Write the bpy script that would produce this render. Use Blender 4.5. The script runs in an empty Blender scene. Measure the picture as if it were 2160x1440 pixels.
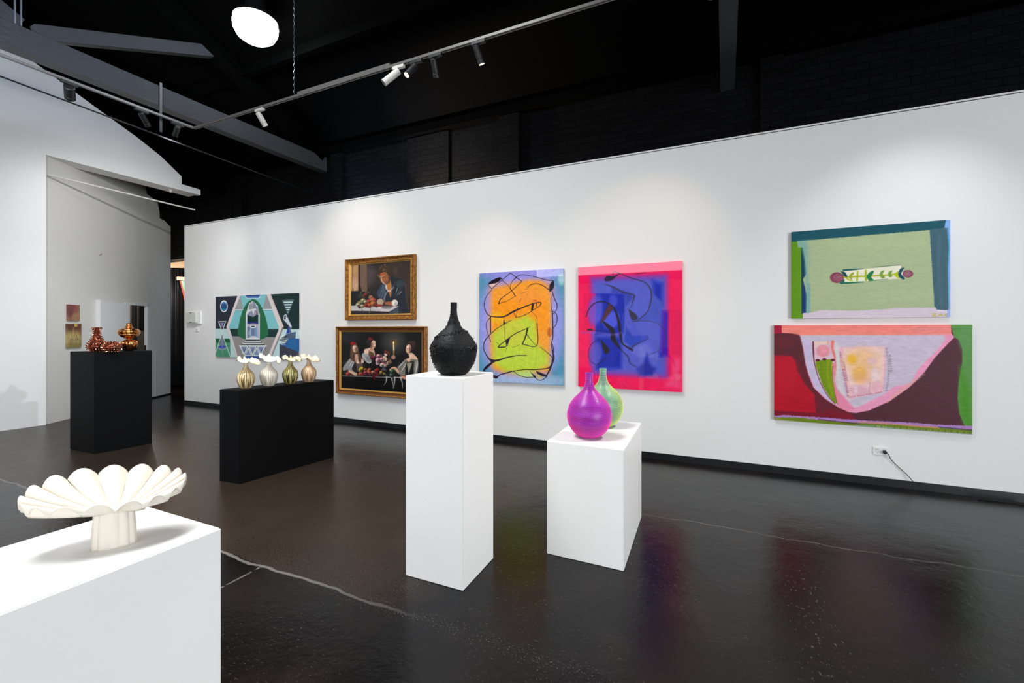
import bpy, bmesh, math, random
import numpy as np
from mathutils import Vector, Matrix
PI = math.pi
C = bpy.context.scene.collection
SC = bpy.context.scene

# ---------------------------------------------------------------- camera
cam = bpy.data.cameras.new('camera'); camo = bpy.data.objects.new('camera', cam); C.objects.link(camo)
camo.location = (0, 0, 1.5)
camo.rotation_euler = (PI/2, 0, math.radians(25.18))
cam.sensor_width = 36; cam.lens = 15.917; cam.shift_y = -26/2160
cam.clip_start = 0.05; cam.clip_end = 100
SC.camera = camo

# ---------------------------------------------------------------- world, exposure
w = bpy.data.worlds.new('world'); SC.world = w; w.use_nodes = True
w.node_tree.nodes['Background'].inputs[0].default_value = (0.45, 0.6, 0.9, 1)
w.node_tree.nodes['Background'].inputs[1].default_value = 0.25
SC.view_settings.view_transform = 'Standard'; SC.view_settings.look = 'None'
SC.view_settings.gamma = 1; SC.view_settings.use_curve_mapping = False
SC.view_settings.exposure = -0.04
SC.cycles.max_bounces = 8; SC.cycles.diffuse_bounces = 5; SC.cycles.glossy_bounces = 4
SC.cycles.sample_clamp_indirect = 6

def light(name, kind, loc, energy, color, target=None, parent=None, **kw):
    l = bpy.data.lights.new(name, kind); l.energy = energy; l.color = color
    for k, v in kw.items(): setattr(l, k, v)
    o = bpy.data.objects.new(name, l); C.objects.link(o); o.location = loc
    if target is not None:
        d = Vector(target) - Vector(loc)
        o.rotation_euler = d.to_track_quat('-Z', 'Y').to_euler()
    if parent: o.parent = parent; o.matrix_parent_inverse = parent.matrix_world.inverted()
    return o

WARM = (1.0, 0.83, 0.66); COOL = (0.70, 0.84, 1.0); NEUT = (1.0, 0.96, .92)
# daylight entering through the shopfront at the right end of the hall
light('shopfront_daylight', 'AREA', (7.9, -3.0, 1.8), 800, (.90, .95, 1.0), target=(-6, -0.8, 1.5), shape='RECTANGLE', size=6.0, size_y=3.0)
# added unseen fill lights, then another high-bay lamp behind the camera
light('rear_fill_area', 'AREA', (-2.5, -6.3, 4.3), 245, (.92, .92, 1.0), target=(-2.5, 4, 1.2), shape='RECTANGLE', size=9.0, size_y=1.4)  # soft fill added at the rear; the wall has no window there
light('overhead_fill_area', 'AREA', (-3.2, 0.9, 6.6), 345, (.96, .99, 1.0), target=(-3.4, 0.9, 0), shape='RECTANGLE', size=3.4, size_y=1.4, spread=math.radians(126))  # cool fill added overhead; the roof has no opening
fl = light('truss_fill_spot', 'SPOT', (-4.2, -0.4, 3.2), 700, (.62, .76, 1.0), target=(-6.75, 2.0, 4.72), spot_size=math.radians(64), spot_blend=.6, shadow_soft_size=.1)  # unseen cool spot added to brighten the truss face
fl.scale = (1, .38, 1)
for p, e, c_ in (((-5.5, -1.6, 5.6), 185, (.82, .89, 1)),):
    light('high_bay_light', 'AREA', p, e, c_, target=(p[0], p[1], 0), shape='DISK', size=1.8, spread=math.radians(122))

# ---------------------------------------------------------------- material helpers
def lin(c):
    def f(v):
        v = v/255.0
        return v/12.92 if v <= 0.04045 else ((v+0.055)/1.055)**2.4
    return tuple(f(v) for v in c)
MATS = {}
def mat(name, rgb, rough=0.5, metal=0.0, spec=0.5, emit=None, es=0, var=0.06, scale=6.0, bump=0.0, bscale=40.0, bstretch=(1,1,1), stretch=(1,1,1), coat=0, rgb2=None, rvar=0.0):
    """principled material with a little procedural variation"""
    if name in MATS: return MATS[name]
    m = bpy.data.materials.new(name); m.use_nodes = True; nt = m.node_tree; N = nt.nodes; L = nt.links
    b = N['Principled BSDF']; c = lin(rgb)
    b.inputs['Roughness'].default_value = rough; b.inputs['Metallic'].default_value = metal
    b.inputs['Specular IOR Level'].default_value = spec; b.inputs['Coat Weight'].default_value = coat
    b.inputs['Coat Roughness'].default_value = 0.04
    tc = N.new('ShaderNodeTexCoord'); mp = N.new('ShaderNodeMapping'); mp.inputs['Scale'].default_value = stretch
    L.new(tc.outputs['Object'], mp.inputs[0])
    n = N.new('ShaderNodeTexNoise'); n.inputs['Scale'].default_value = scale; n.inputs['Detail'].default_value = 4
    L.new(mp.outputs[0], n.inputs[0])
    mx = N.new('ShaderNodeMix'); mx.data_type = 'RGBA'
    c2 = lin(rgb2) if rgb2 else tuple(v*(1+var) for v in c); c1 = c if rgb2 else tuple(v*(1-var) for v in c)
    mx.inputs[6].default_value = (*c1, 1); mx.inputs[7].default_value = (*[min(1, v) for v in c2], 1)
    if rgb2:
        cr = N.new('ShaderNodeMapRange'); cr.inputs[1].default_value = 0.38; cr.inputs[2].default_value = 0.62
        L.new(n.outputs[0], cr.inputs[0]); L.new(cr.outputs[0], mx.inputs[0])
    else: L.new(n.outputs[0], mx.inputs[0])
    L.new(mx.outputs[2], b.inputs['Base Color'])
    if rvar:
        mr = N.new('ShaderNodeMapRange'); mr.inputs[3].default_value = rough-rvar; mr.inputs[4].default_value = rough+rvar
        L.new(n.outputs[0], mr.inputs[0]); L.new(mr.outputs[0], b.inputs['Roughness'])
    if bump:
        mp2 = N.new('ShaderNodeMapping'); mp2.inputs['Scale'].default_value = bstretch; L.new(tc.outputs['Object'], mp2.inputs[0])
        n2 = N.new('ShaderNodeTexNoise'); n2.inputs['Scale'].default_value = bscale; n2.inputs['Detail'].default_value = 5
        L.new(mp2.outputs[0], n2.inputs[0])
        bp = N.new('ShaderNodeBump'); bp.inputs['Strength'].default_value = bump; bp.inputs['Distance'].default_value = 0.01
        L.new(n2.outputs[0], bp.inputs['Height']); L.new(bp.outputs[0], b.inputs['Normal'])
    if emit:
        b.inputs['Emission Color'].default_value = (*lin(emit), 1); b.inputs['Emission Strength'].default_value = es
    MATS[name] = m
    return m

# ---------------------------------------------------------------- object helpers
def obj(name, bm, m=None, parent=None, smooth=False, loc=None):
    me = bpy.data.meshes.new(name)
    if isinstance(bm, bmesh.types.BMesh):
        bm.normal_update(); bm.to_mesh(me); bm.free()
    o = bpy.data.objects.new(name, me); C.objects.link(o)
    for mm in (m if isinstance(m, (list, tuple)) else [m]):
        if mm: me.materials.append(mm)
    if smooth: me.shade_smooth()
    if loc is not None: o.location = loc
    if parent: o.parent = parent
    return o
def thing(name, label, cat, loc=(0,0,0), rotz=0, group=None):
    o = bpy.data.objects.new(name, None); C.objects.link(o); o.empty_display_size = 0.1
    o.location = loc; o.rotation_euler = (0, 0, rotz); o['label'] = label; o['category'] = cat
    if group: o['group'] = group
    return o
def tag(o, label, cat, group=None):
    o['label'] = label; o['category'] = cat
    if group: o['group'] = group
    return o
def struct(name, bm, m, parent=None, label=None, smooth=False):
    o = obj(name, bm, m, parent, smooth)
    if not parent: o['kind'] = 'structure'
    if label: o['label'] = label
    return o
def copy_tree(o, parent=None):
    c = o.copy(); C.objects.link(c); c.parent = parent
    for ch in list(o.children):
        if ch.type != 'LIGHT': copy_tree(ch, c)
    return c
def BM(): return bmesh.new()
def box(bm, x0, x1, y0, y1, z0, z1, bevel=0, mi=0):
    v = [bm.verts.new(p) for p in ((x0,y0,z0),(x1,y0,z0),(x1,y1,z0),(x0,y1,z0),(x0,y0,z1),(x1,y0,z1),(x1,y1,z1),(x0,y1,z1))]
    fs = [bm.faces.new([v[i] for i in q]) for q in ((0,3,2,1),(4,5,6,7),(0,1,5,4),(1,2,6,5),(2,3,7,6),(3,0,4,7))]
    for f in fs: f.material_index = mi
    if bevel: bmesh.ops.bevel(bm, geom=list({e for f in fs for e in f.edges}), offset=bevel, segments=2, affect='EDGES', profile=0.7)
    return bm
def prism(bm, pts, n0, n1, axis='z', mi=0):
    """extrude polygon pts between n0 and n1 along axis; pts are the two other coordinates in xyz order"""
    def P(p, n):
        return {'z': (p[0], p[1], n), 'x': (n, p[0], p[1]), 'y': (p[0], n, p[1])}[axis]
    a = [bm.verts.new(P(p, n0)) for p in pts]; b = [bm.verts.new(P(p, n1)) for p in pts]
    fs = [bm.faces.new(a[::-1]), bm.faces.new(b)]
    for i in range(len(pts)):
        j = (i+1) % len(pts); fs.append(bm.faces.new([a[i], a[j], b[j], b[i]]))
    for f in fs: f.material_index = mi
    bmesh.ops.recalc_face_normals(bm, faces=fs)
    return bm
def bar(bm, p, q, wdt, hgt=None, up=(0,0,1)):
    """rectangular bar from p to q, wdt across, hgt along up"""
    p = Vector(p); q = Vector(q); d = (q-p).normalized(); s = d.cross(Vector(up)).normalized(); u = s.cross(d)
    hgt = hgt or wdt; vs = []
    for o in (p, q):
        for a, b in ((-1,-1),(1,-1),(1,1),(-1,1)): vs.append(bm.verts.new(o + s*a*wdt/2 + u*b*hgt/2))
    fs = [bm.faces.new([vs[i] for i in f]) for f in ((3,2,1,0),(4,5,6,7),(0,1,5,4),(1,2,6,5),(2,3,7,6),(3,0,4,7))]
    bmesh.ops.recalc_face_normals(bm, faces=fs)
    return bm
def tube(bm, pts, r, seg=8, cap=True):
    pts = [Vector(p) for p in pts]; rings = []
    rs = r if isinstance(r, (list, tuple)) else [r]*len(pts)
    t0 = (pts[1]-pts[0]).normalized(); n = t0.orthogonal().normalized()
    for i, p in enumerate(pts):
        t = (pts[min(i+1, len(pts)-1)] - pts[max(i-1, 0)]).normalized()
        n = (n - t*n.dot(t)).normalized(); b = t.cross(n)
        rings.append([bm.verts.new(p + (n*math.cos(2*PI*k/seg) + b*math.sin(2*PI*k/seg))*rs[i]) for k in range(seg)])
    fs = []
    for a, b in zip(rings, rings[1:]):
        for k in range(seg): fs.append(bm.faces.new([a[k], a[(k+1)%seg], b[(k+1)%seg], b[k]]))
    if cap: fs.append(bm.faces.new(rings[0][::-1])); fs.append(bm.faces.new(rings[-1]))
    bmesh.ops.recalc_face_normals(bm, faces=fs)
    return bm
def crom(pts, n=8):
    """Catmull-Rom through pts (any dimension)"""
    P = [np.array(p, float) for p in pts]; P = [2*P[0]-P[1]] + P + [2*P[-1]-P[-2]]; out = []
    for i in range(1, len(P)-2):
        for k in range(n):
            t = k/n; a, b, c, d = P[i-1:i+3]
            out.append(0.5*((2*b) + (c-a)*t + (2*a-5*b+4*c-d)*t*t + (-a+3*b-3*c+d)*t**3))
    out.append(P[-2]); return out
def lathe(bm, prof, seg=48, mod=None, caps=(True, False)):
    """prof: (r, z) list; mod(ang, i, r, z) -> (x, y, z) optional"""
    rings = []
    for i, (r, z) in enumerate(prof):
        ring = []
        for k in range(seg):
            a = 2*PI*k/seg
            p = mod(a, i, r, z) if mod else (r*math.cos(a), r*math.sin(a), z)
            ring.append(bm.verts.new(p))
        rings.append(ring)
    for a, b in zip(rings, rings[1:]):
        for k in range(seg): bm.faces.new([a[k], a[(k+1)%seg], b[(k+1)%seg], b[k]])
    if caps[0]: bm.faces.new(rings[0][::-1])
    if caps[1]: bm.faces.new(rings[-1])
    return rings
def prof_at(prof, z):
    for (r0, z0), (r1, z1) in zip(prof, prof[1:]):
        if z0 <= z <= z1 and z1 > z0: return r0 + (r1-r0)*(z-z0)/(z1-z0), (r1-r0)/(z1-z0)
    return prof[-1][0], 0

# ---------------------------------------------------------------- shell materials
M_white = mat('white_wall_paint', (233, 232, 229), 0.55, var=0.012, scale=0.8, bump=0.05, bscale=90)
M_plinth = mat('white_plinth_paint', (238, 236, 232), 0.4, var=0.02, scale=3, bump=0.04, bscale=60)
M_blackpl = mat('black_plinth_paint', (9, 9, 10), 0.6, spec=.10, var=0.15, scale=4, bump=0.05, bscale=50)
M_base = mat('black_skirting', (18, 20, 24), 0.35, var=0.2)
M_roof = mat('black_roof_paint', (2, 2, 2), 0.8, spec=.03, var=0.3, scale=3, bump=0.4, bscale=20)
M_soft = mat('dark_joinery', (62, 50, 40), 0.6)

def timber(name, rgb, axis):
    m = bpy.data.materials.new(name); m.use_nodes = True; nt = m.node_tree; N = nt.nodes; L = nt.links
    b = N['Principled BSDF']; b.inputs['Roughness'].default_value = 0.36; b.inputs['Specular IOR Level'].default_value = 0.9
    tc = N.new('ShaderNodeTexCoord'); mp = N.new('ShaderNodeMapping'); mp.inputs['Scale'].default_value = axis
    L.new(tc.outputs['Object'], mp.inputs[0])
    n = N.new('ShaderNodeTexNoise'); n.inputs['Scale'].default_value = 22; n.inputs['Detail'].default_value = 8; n.inputs['Roughness'].default_value = 0.7
    L.new(mp.outputs[0], n.inputs[0])
    n2 = N.new('ShaderNodeTexNoise'); n2.inputs['Scale'].default_value = 7; n2.inputs['Detail'].default_value = 6
    L.new(tc.outputs['Object'], n2.inputs[0])
    c = lin(rgb); mx = N.new('ShaderNodeMix'); mx.data_type = 'RGBA'
    mx.inputs[6].default_value = (*[v*0.6 for v in c], 1); mx.inputs[7].default_value = (*[v*1.5 for v in c], 1)
    L.new(n.outputs[0], mx.inputs[0]); L.new(mx.outputs[2], b.inputs['Base Color'])
    ad = N.new('ShaderNodeMath'); ad.operation = 'ADD'; L.new(n.outputs[0], ad.inputs[0]); L.new(n2.outputs[0], ad.inputs[1])
    bp = N.new('ShaderNodeBump'); bp.inputs['Strength'].default_value = 0.9; bp.inputs['Distance'].default_value = 0.02
    L.new(ad.outputs[0], bp.inputs['Height']); L.new(bp.outputs[0], b.inputs['Normal'])
    return m
M_timber = timber('black_painted_timber', (46, 48, 54), (6, 0.35, 6))

def brickmat():
    m = bpy.data.materials.new('black_painted_brick'); m.use_nodes = True; nt = m.node_tree; N = nt.nodes; L = nt.links
    b = N['Principled BSDF']; b.inputs['Roughness'].default_value = 0.5; b.inputs['Specular IOR Level'].default_value = 0.06
    tc = N.new('ShaderNodeTexCoord'); sp = N.new('ShaderNodeSeparateXYZ'); L.new(tc.outputs['Object'], sp.inputs[0])
    nz = N.new('ShaderNodeTexNoise'); nz.inputs['Scale'].default_value = 4; L.new(tc.outputs['Object'], nz.inputs[0])
    ma = N.new('ShaderNodeMath'); ma.operation = 'MULTIPLY_ADD'; ma.inputs[1].default_value = 0.03; L.new(nz.outputs[0], ma.inputs[0]); L.new(sp.outputs[2], ma.inputs[2])
    cb = N.new('ShaderNodeCombineXYZ'); L.new(sp.outputs[0], cb.inputs[0]); L.new(ma.outputs[0], cb.inputs[1])
    br = N.new('ShaderNodeTexBrick'); br.inputs['Scale'].default_value = 1; br.inputs['Brick Width'].default_value = 0.24; br.inputs['Row Height'].default_value = 0.086
    br.inputs['Mortar Size'].default_value = 0.006; br.inputs['Mortar Smooth'].default_value = 0.3
    br.inputs['Color1'].default_value = (0.0026, 0.0026, 0.003, 1); br.inputs['Color2'].default_value = (0.0042, 0.0042, 0.0048, 1); br.inputs['Mortar'].default_value = (0.001, 0.001, 0.001, 1)
    L.new(cb.outputs[0], br.inputs[0]); L.new(br.outputs[0], b.inputs['Base Color'])
    n2 = N.new('ShaderNodeTexNoise'); n2.inputs['Scale'].default_value = 14; n2.inputs['Detail'].default_value = 6; L.new(tc.outputs['Object'], n2.inputs[0])
    s = N.new('ShaderNodeMath'); s.operation = 'SUBTRACT'; L.new(n2.outputs[0], s.inputs[0]); L.new(br.outputs['Fac'], s.inputs[1])
    bp = N.new('ShaderNodeBump'); bp.inputs['Strength'].default_value = 0.6; bp.inputs['Distance'].default_value = 0.01
    L.new(s.outputs[0], bp.inputs['Height']); L.new(bp.outputs[0], b.inputs['Normal'])
    return m
M_brick = brickmat()

def floormat():
    m = bpy.data.materials.new('dark_polished_concrete'); m.use_nodes = True; nt = m.node_tree; N = nt.nodes; L = nt.links
    b = N['Principled BSDF']; b.inputs['Specular IOR Level'].default_value = 0.20
    tc = N.new('ShaderNodeTexCoord'); sp = N.new('ShaderNodeSeparateXYZ'); L.new(tc.outputs['Object'], sp.inputs[0])
    def noise(sc, det=4, st=(1,1,1), rough=0.55):
        mp = N.new('ShaderNodeMapping'); mp.inputs['Scale'].default_value = st; L.new(tc.outputs['Object'], mp.inputs[0])
        n = N.new('ShaderNodeTexNoise'); n.inputs['Scale'].default_value = sc; n.inputs['Detail'].default_value = det; n.inputs['Roughness'].default_value = rough
        L.new(mp.outputs[0], n.inputs[0]); return n.outputs[0]
    def mth(op, a, b_=None, c_=None):
        n = N.new('ShaderNodeMath'); n.operation = op
        for i, v in enumerate((a, b_, c_)):
            if v is None: continue
            if isinstance(v, (int, float)): n.inputs[i].default_value = v
            else: L.new(v, n.inputs[i])
        return n.outputs[0]
    def rng(v, a, b_, c_=0, d=1):
        n = N.new('ShaderNodeMapRange'); L.new(v, n.inputs[0])
        for i, q in enumerate((a, b_, c_, d)): n.inputs[1+i].default_value = q
        return n.outputs[0]
    def mixc(f, a, b_):
        n = N.new('ShaderNodeMix'); n.data_type = 'RGBA'; L.new(f, n.inputs[0])
        for i, q in ((6, a), (7, b_)):
            if isinstance(q, tuple): n.inputs[i].default_value = (*q, 1)
            else: L.new(q, n.inputs[i])
        return n.outputs[2]
    X, Y = sp.outputs[0], sp.outputs[1]
    big = noise(0.7, 3); med = noise(2.6, 5); fine = noise(26, 6, rough=0.7); grit = noise(170, 3)
    col = mixc(rng(big, 0.4, 0.62), (0.0022, 0.0020, 0.0025), (0.0060, 0.0036, 0.0026))
    col = mixc(mth('MULTIPLY', rng(med, 0.5, 0.75), 0.6), col, (0.016, 0.0105, 0.0080))
    col = mixc(mth('MULTIPLY', rng(fine, 0.56, 0.8), 0.5), col, (0.017, 0.0145, 0.0135))
    # exposed-aggregate bay beyond the joint at the left
    wob = mth('MULTIPLY_ADD', med, 0.7, X)
    bay = mth('MULTIPLY', rng(wob, -1.15, -1.5), rng(mth('MULTIPLY_ADD', med, 0.1, Y), 1.96, 1.99))
    bay = mth('MULTIPLY', bay, rng(Y, 4.6, 3.6))
    col = mixc(mth('MULTIPLY', bay, rng(grit, 0.45, 0.65)), col, (0.075, 0.050, 0.034))
    # joints
    wv = mth('MULTIPLY_ADD', noise(3.0, 5), 0.10, -0.05)
    yj = mth('ADD', Y, wv)
    d1 = mth('ABSOLUTE', mth('SUBTRACT', yj, 1.925))
    j1 = mth('MULTIPLY', rng(d1, 0.014, 0.006), mth('MULTIPLY', rng(X, -1.4, -2.3), 0.85))
    rub = mth('MULTIPLY', rng(d1, 0.09, 0.01), rng(noise(95, 4, rough=.7), 0.60, 0.68)); rub = mth('MULTIPLY', rub, rng(X, -3.0, -2.2))
    d2 = mth('ABSOLUTE', mth('SUBTRACT', mth('ADD', yj, mth('MULTIPLY', wv, 0.8)), 3.78))
    j2 = mth('MULTIPLY', mth('MULTIPLY', rng(d2, 0.012, 0.004), 0.35), rng(X, -1.2, -0.6))
    d3 = mth('ABSOLUTE', mth('SUBTRACT', mth('ADD', X, mth('MULTIPLY', wv, 0.8)), -2.65))
    j3 = mth('MULTIPLY', mth('MULTIPLY', rng(d3, 0.009, 0.004), rng(fine, 0.45, 0.5)), rng(Y, 1.95, 1.90))
    d4 = mth('ABSOLUTE', mth('SUBTRACT', mth('ADD', X, mth('MULTIPLY', wv, 2.0)), -0.72))
    rub2 = mth('MULTIPLY', mth('MULTIPLY', rng(d4, 0.09, 0.02), rng(noise(90, 4, rough=.7), 0.61, 0.69)), rng(Y, 2.0, 1.9))
    d5 = mth('ABSOLUTE', mth('SUBTRACT', mth('ADD', X, mth('MULTIPLY', wv, 2.0)), 0.42))
    rub3 = mth('MULTIPLY', mth('MULTIPLY', rng(d5, 0.16, 0.03), rng(noise(60, 4, (1, .45, 1), .7), 0.60, 0.69)), rng(Y, 3.5, 3.2))
    sc = mth('MULTIPLY', rng(noise(60, 4, (.6, 1.8, 1), .7), 0.62, 0.70), rng(noise(1.3, 2), 0.46, 0.56))
    J = j1
    for q in (mth('MULTIPLY', rub, 0.9), j2, mth('MULTIPLY', j3, 0.7), mth('MULTIPLY', rub2, 0.8), mth('MULTIPLY', rub3, 0.6), mth('MULTIPLY', sc, 0.4)): J = mth('MAXIMUM', J, q)
    col = mixc(J, col, (0.16, 0.145, 0.13))
    L.new(col, b.inputs['Base Color'])
    r = mth('MULTIPLY_ADD', med, 0.10, 0.10); r = mth('MULTIPLY_ADD', fine, 0.10, r)
    r = mth('MULTIPLY_ADD', bay, 0.10, r); r = mth('MULTIPLY_ADD', J, 0.25, r); L.new(r, b.inputs['Roughness'])
    h = mth('MULTIPLY_ADD', med, 1.2, mth('MULTIPLY', fine, 0.25)); h = mth('MULTIPLY_ADD', mth('MULTIPLY', bay, grit), 0.10, h); h = mth('MULTIPLY_ADD', J, 0.1, h)
    bp = N.new('ShaderNodeBump'); bp.inputs['Strength'].default_value = 0.35; bp.inputs['Distance'].default_value = 0.012
    L.new(h, bp.inputs['Height']); L.new(bp.outputs[0], b.inputs['Normal'])
    return m

# ---------------------------------------------------------------- room shell
struct('floor', box(BM(), -16, 9, -7, 9.5, -0.2, 0), floormat())
YB, ZE, SL = 6.2, 4.85, 0.45                      # brick wall, eave height, roof pitch
# hanging white partition with the pictures
o = struct('wall_right', box(BM(), -9.86, 8, 5.45, 5.62, 0, 3.58), M_white)
struct('shadow_gap_strip_1', box(BM(), -9.86, 8, 5.446, 5.45, 3.556, 3.562), M_base)  # dark strip put in for the shadow gap under the wall's top edge
struct('baseboard_right', box(BM(), -9.845, 8, 5.438, 5.45, 0, 0.072), M_base)
# brick wall behind it, in slightly stepped bays
bm = BM(); box(bm, -14.5, 8, YB, YB+0.25, 3.12, 5.4); box(bm, -10.4, 8, YB, YB+0.25, 0, 3.12)
for x0, x1, d in ((-6.55, -6.28, 0.10), (-4.85, -4.02, 0.05), (-3.08, -2.75, 0.12), (0.38, 0.62, 0.10), (-9.3, -9.05, 0.1)): box(bm, x0, x1, YB-d, YB, 3.1, 4.7)
struct('wall_far', bm, M_brick)
# left wall: white face with gable line and the tall opening
g = [(-6.5, 0), (3.32, 0), (3.32, 4.235), (5.632, 4.22), (5.632, 4.332), (5.277, 4.344), (5.277, 4.493), (4.922, 4.761), (4.54, 4.973), (3.926, 5.259), (3.45, 5.49), (3.0, 5.70), (2.0, 6.15), (0, 7.05), (-2, 6.15), (-6.5, 4.1)]
bm = prism(BM(), g, -9.76, -9.64, 'x')
prism(bm, [(3.32, 4.24), (5.60, 4.225), (5.60, 4.32), (3.32, 4.335)], -9.99, -9.76, 'x')
struct('wall_left', bm, M_white)
bm = prism(BM(), [(-6.5, 4.1), (0, 6.5), (5.2, 4.35), (5.9, 4.35), (6.2, 4.4), (6.2, 5.2), (0, 8), (-6.5, 5.2)], -9.95, -9.78, 'x')
struct('wall_left_upper', bm, M_roof)
bm = prism(BM(), [(YB+.25, ZE-.1), (YB+.25, ZE+.1), (0.0, ZE+.1+SL*6.35), (-6.8, ZE+.0), (-6.8, ZE-.2), (0.0, ZE-.1+SL*6.35)], -15, 8.2, 'x')
struct('ceiling', bm, M_roof)
struct('wall_rear', box(BM(), -9.76, 8, -6.7, -6.5, 0, 3.3), M_white)
struct('wall_rear_upper', box(BM(), -9.76, 8, -6.9, -6.62, 3.3, 5.6), M_brick)
# shopfront end wall: tall glazing opening
bm = prism(BM(), [(-6.7, 4.0), (6.4, 4.0), (6.4, 5.4), (0, 8), (-6.7, 5.2)], 8.0, 8.2, 'x')
box(bm, 8, 8.2, -6.7, -5.7, 0, 4); box(bm, 8, 8.2, 2.5, 6.4, 0, 4); box(bm, 8, 8.2, -5.7, 2.5, 0, .3)
struct('wall_front', bm, M_white)
# recess behind the opening: the diagonal wall
A0 = Vector((-9.933, 3.705, 0)); DD = Vector((-0.56605, 0.82437, 0)); NN = Vector((0.82437, 0.56605, 0))
def P(s, z, n=0): v = A0 + DD*s + NN*n; return (v.x, v.y, z)
def slab(bm, pts, n0, n1):
    a = [bm.verts.new(P(s, z, n0)) for s, z in pts]; b = [bm.verts.new(P(s, z, n1)) for s, z in pts]
    fs = [bm.faces.new(a), bm.faces.new(b[::-1])]
    for i in range(len(pts)): j = (i+1) % len(pts); fs.append(bm.faces.new([a[i], a[j], b[j], b[i]]))
    bmesh.ops.recalc_face_normals(bm, faces=fs); return bm
M_rec = mat('grey_white_recess_paint', (214, 212, 206), 0.6, var=0.03, scale=1.5, bump=0.08, bscale=30)
bm = slab(BM(), [(-0.42, 0), (1.40, 0), (1.40, 1.99), (2.07, 1.99), (2.07, 0), (2.916, 0), (2.916, 3.865), (2.80, 3.90), (2.68, 3.95), (2.50, 3.96), (2.49, 4.10), (2.42, 4.30), (2.05, 4.37), (1.99, 4.60), (1.99, 5.0), (-0.42, 5.0)], -0.05, 0)
struct('wall_recess', bm, M_rec)
struct('baseboard_recess', slab(BM(), [(1.97, 0), (2.9, 0), (2.9, .03), (1.97, .03)], 0, .01), M_base)
# black stud wall and closet behind the recess
bm = slab(BM(), [(-1.6, 0), (5.75, 0), (5.75, 5.5), (-1.6, 5.5)], -1.9, -1.8)
struct('wall_closet', bm, mat('brown_grey_paint', (92, 84, 74), 0.7))
struct('wall_passage', prism(BM(), [(-15, 4.0), (-14.9, 4.0), (-14.9, 9.4), (-9.9, 9.4), (-9.9, 9.5), (-15, 9.5)], 0, 5.4), M_roof)
# door lining and sliding door leaf
dr = thing('door_1', 'white sliding door leaf pushed open beside the dark doorway in the recess', 'door', P(0, 0)); dr['kind'] = 'structure'
def rel(o): o.parent = dr; o.matrix_parent_inverse = dr.matrix_world.inverted(); return o
bpy.context.view_layer.update()
M_door = mat('white_door_paint', (226, 227, 226), 0.35, var=0.01)
rel(obj('door_leaf', slab(BM(), [(0.60, 0.01), (1.43, 0.01), (1.43, 2.0), (0.60, 2.0)], 0.012, 0.05), M_door))
rel(obj('door_edge_strip', slab(BM(), [(0.595, 0.01), (0.645, 0.01), (0.645, 2.03), (0.595, 2.03)], 0.0, 0.075), M_door))
bm = slab(BM(), [(2.05, 0), (2.11, 0), (2.11, 2.03), (2.05, 2.03)], -0.05, 0.012); slab(bm, [(1.36, 1.985), (2.11, 1.985), (2.11, 2.03), (1.36, 2.03)], -0.05, 0.012)
rel(obj('door_frame', bm, M_door))
rel(obj('door_latch', slab(BM(), [(2.044, 1.02), (2.05, 1.02), (2.05, 1.16), (2.044, 1.16)], -0.045, -0.01), mat('latch_steel', (70, 70, 72), 0.4, 0.8)))
light('passage_fill', 'POINT', (-12.0, 6.42, 2.7), 14, (1, .72, .5), shadow_soft_size=.1)  # unseen warm point added to light the passage floor
light('closet_fill', 'POINT', P(3.7, 2.5, -.95), 90, (1, .95, .9), shadow_soft_size=.2)  # unseen point added to brighten the closet wall
tag(obj('notice_board', slab(BM(), [(4.86, 1.5), (5.2, 1.5), (5.2, 2.15), (4.86, 2.15)], -1.798, -1.76), mat('black_board', (14, 14, 14), .6)), 'black board on the closet wall seen through the doorway', 'board')
tag(obj('timber_post', slab(BM(), [(4.59, 0), (4.68, 0), (4.68, 2.9), (4.59, 2.9)], -1.798, -1.72), mat('black_board', (14, 14, 14), .6)), 'dark upright strip on the closet wall seen through the doorway', 'post')

# ================================================================ roof trusses, track, lamps
M_alu = mat('grey_track_metal', (112, 110, 108), 0.4, 0.3)
M_wlamp = mat('white_lamp_metal', (205, 203, 198), 0.4)
M_blamp = mat('black_lamp_metal', (16, 16, 17), 0.5)
M_glow = mat('lit_lens', (255, 240, 215), 0.3, emit=(255, 226, 178), es=14)
M_blamp0 = mat('dark_steel_strap', (60, 62, 66), .5, .4)
M_rod = mat('steel_rod', (92, 96, 104), 0.4, 0.4)
def truss(x, label, far=6.2):
    t = thing('roof_truss', label, 'roof truss', (x, 2.1, 4.45), 0, 'black timber roof trusses')
    def b(name, p, q, wd, hh, dx=0):
        obj(name, bar(BM(), (dx, p[0]-2.1, p[1]-4.45), (dx, q[0]-2.1, q[1]-4.45), wd, hh, up=(0, 0, 1)), M_timber, t)
    b('bottom_chord', (-6.45, 4.58), (far-.0, 4.58), 0.16, 0.26)
    for s in (1,):
        b('web_brace', (2.27, 4.74), (4.25, 5.62), 0.12, 0.15)
        b('web_brace', (2.13, 4.74), (0.2, 5.80), 0.12, 0.15)
    for p, q in (((6.15, 4.72), (0.05, 7.45)), ((-0.05, 7.45), (-6.4, 4.72))):
        obj('rafter', bar(BM(), (0, p[0]-2.1, p[1]-4.45), (0, q[0]-2.1, q[1]-4.45), 0.16, 0.22), M_roof, t)
    for dy in (-0.012, 0.035):
        obj('tie_rod', tube(BM(), [(0.06, dy, 0.27), (0.06, dy, 2.05)], 0.009, 6), M_rod, t)
    return t
truss(-6.83, 'rough black timber roof truss above the corner of the lighting track')
truss(0.03, 'black timber roof truss high at the right, running towards the brick wall')
bm = BM()
for x0, x1 in ((-14.9, -6.92), (-6.74, -0.06), (0.12, 7.99)): box(bm, x0, x1, 6.06, 6.2, 4.72, 4.84)
tag(obj('wall_plate_beam', bm, M_roof), 'black timber plate along the top of the brick wall', 'beam')
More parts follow.
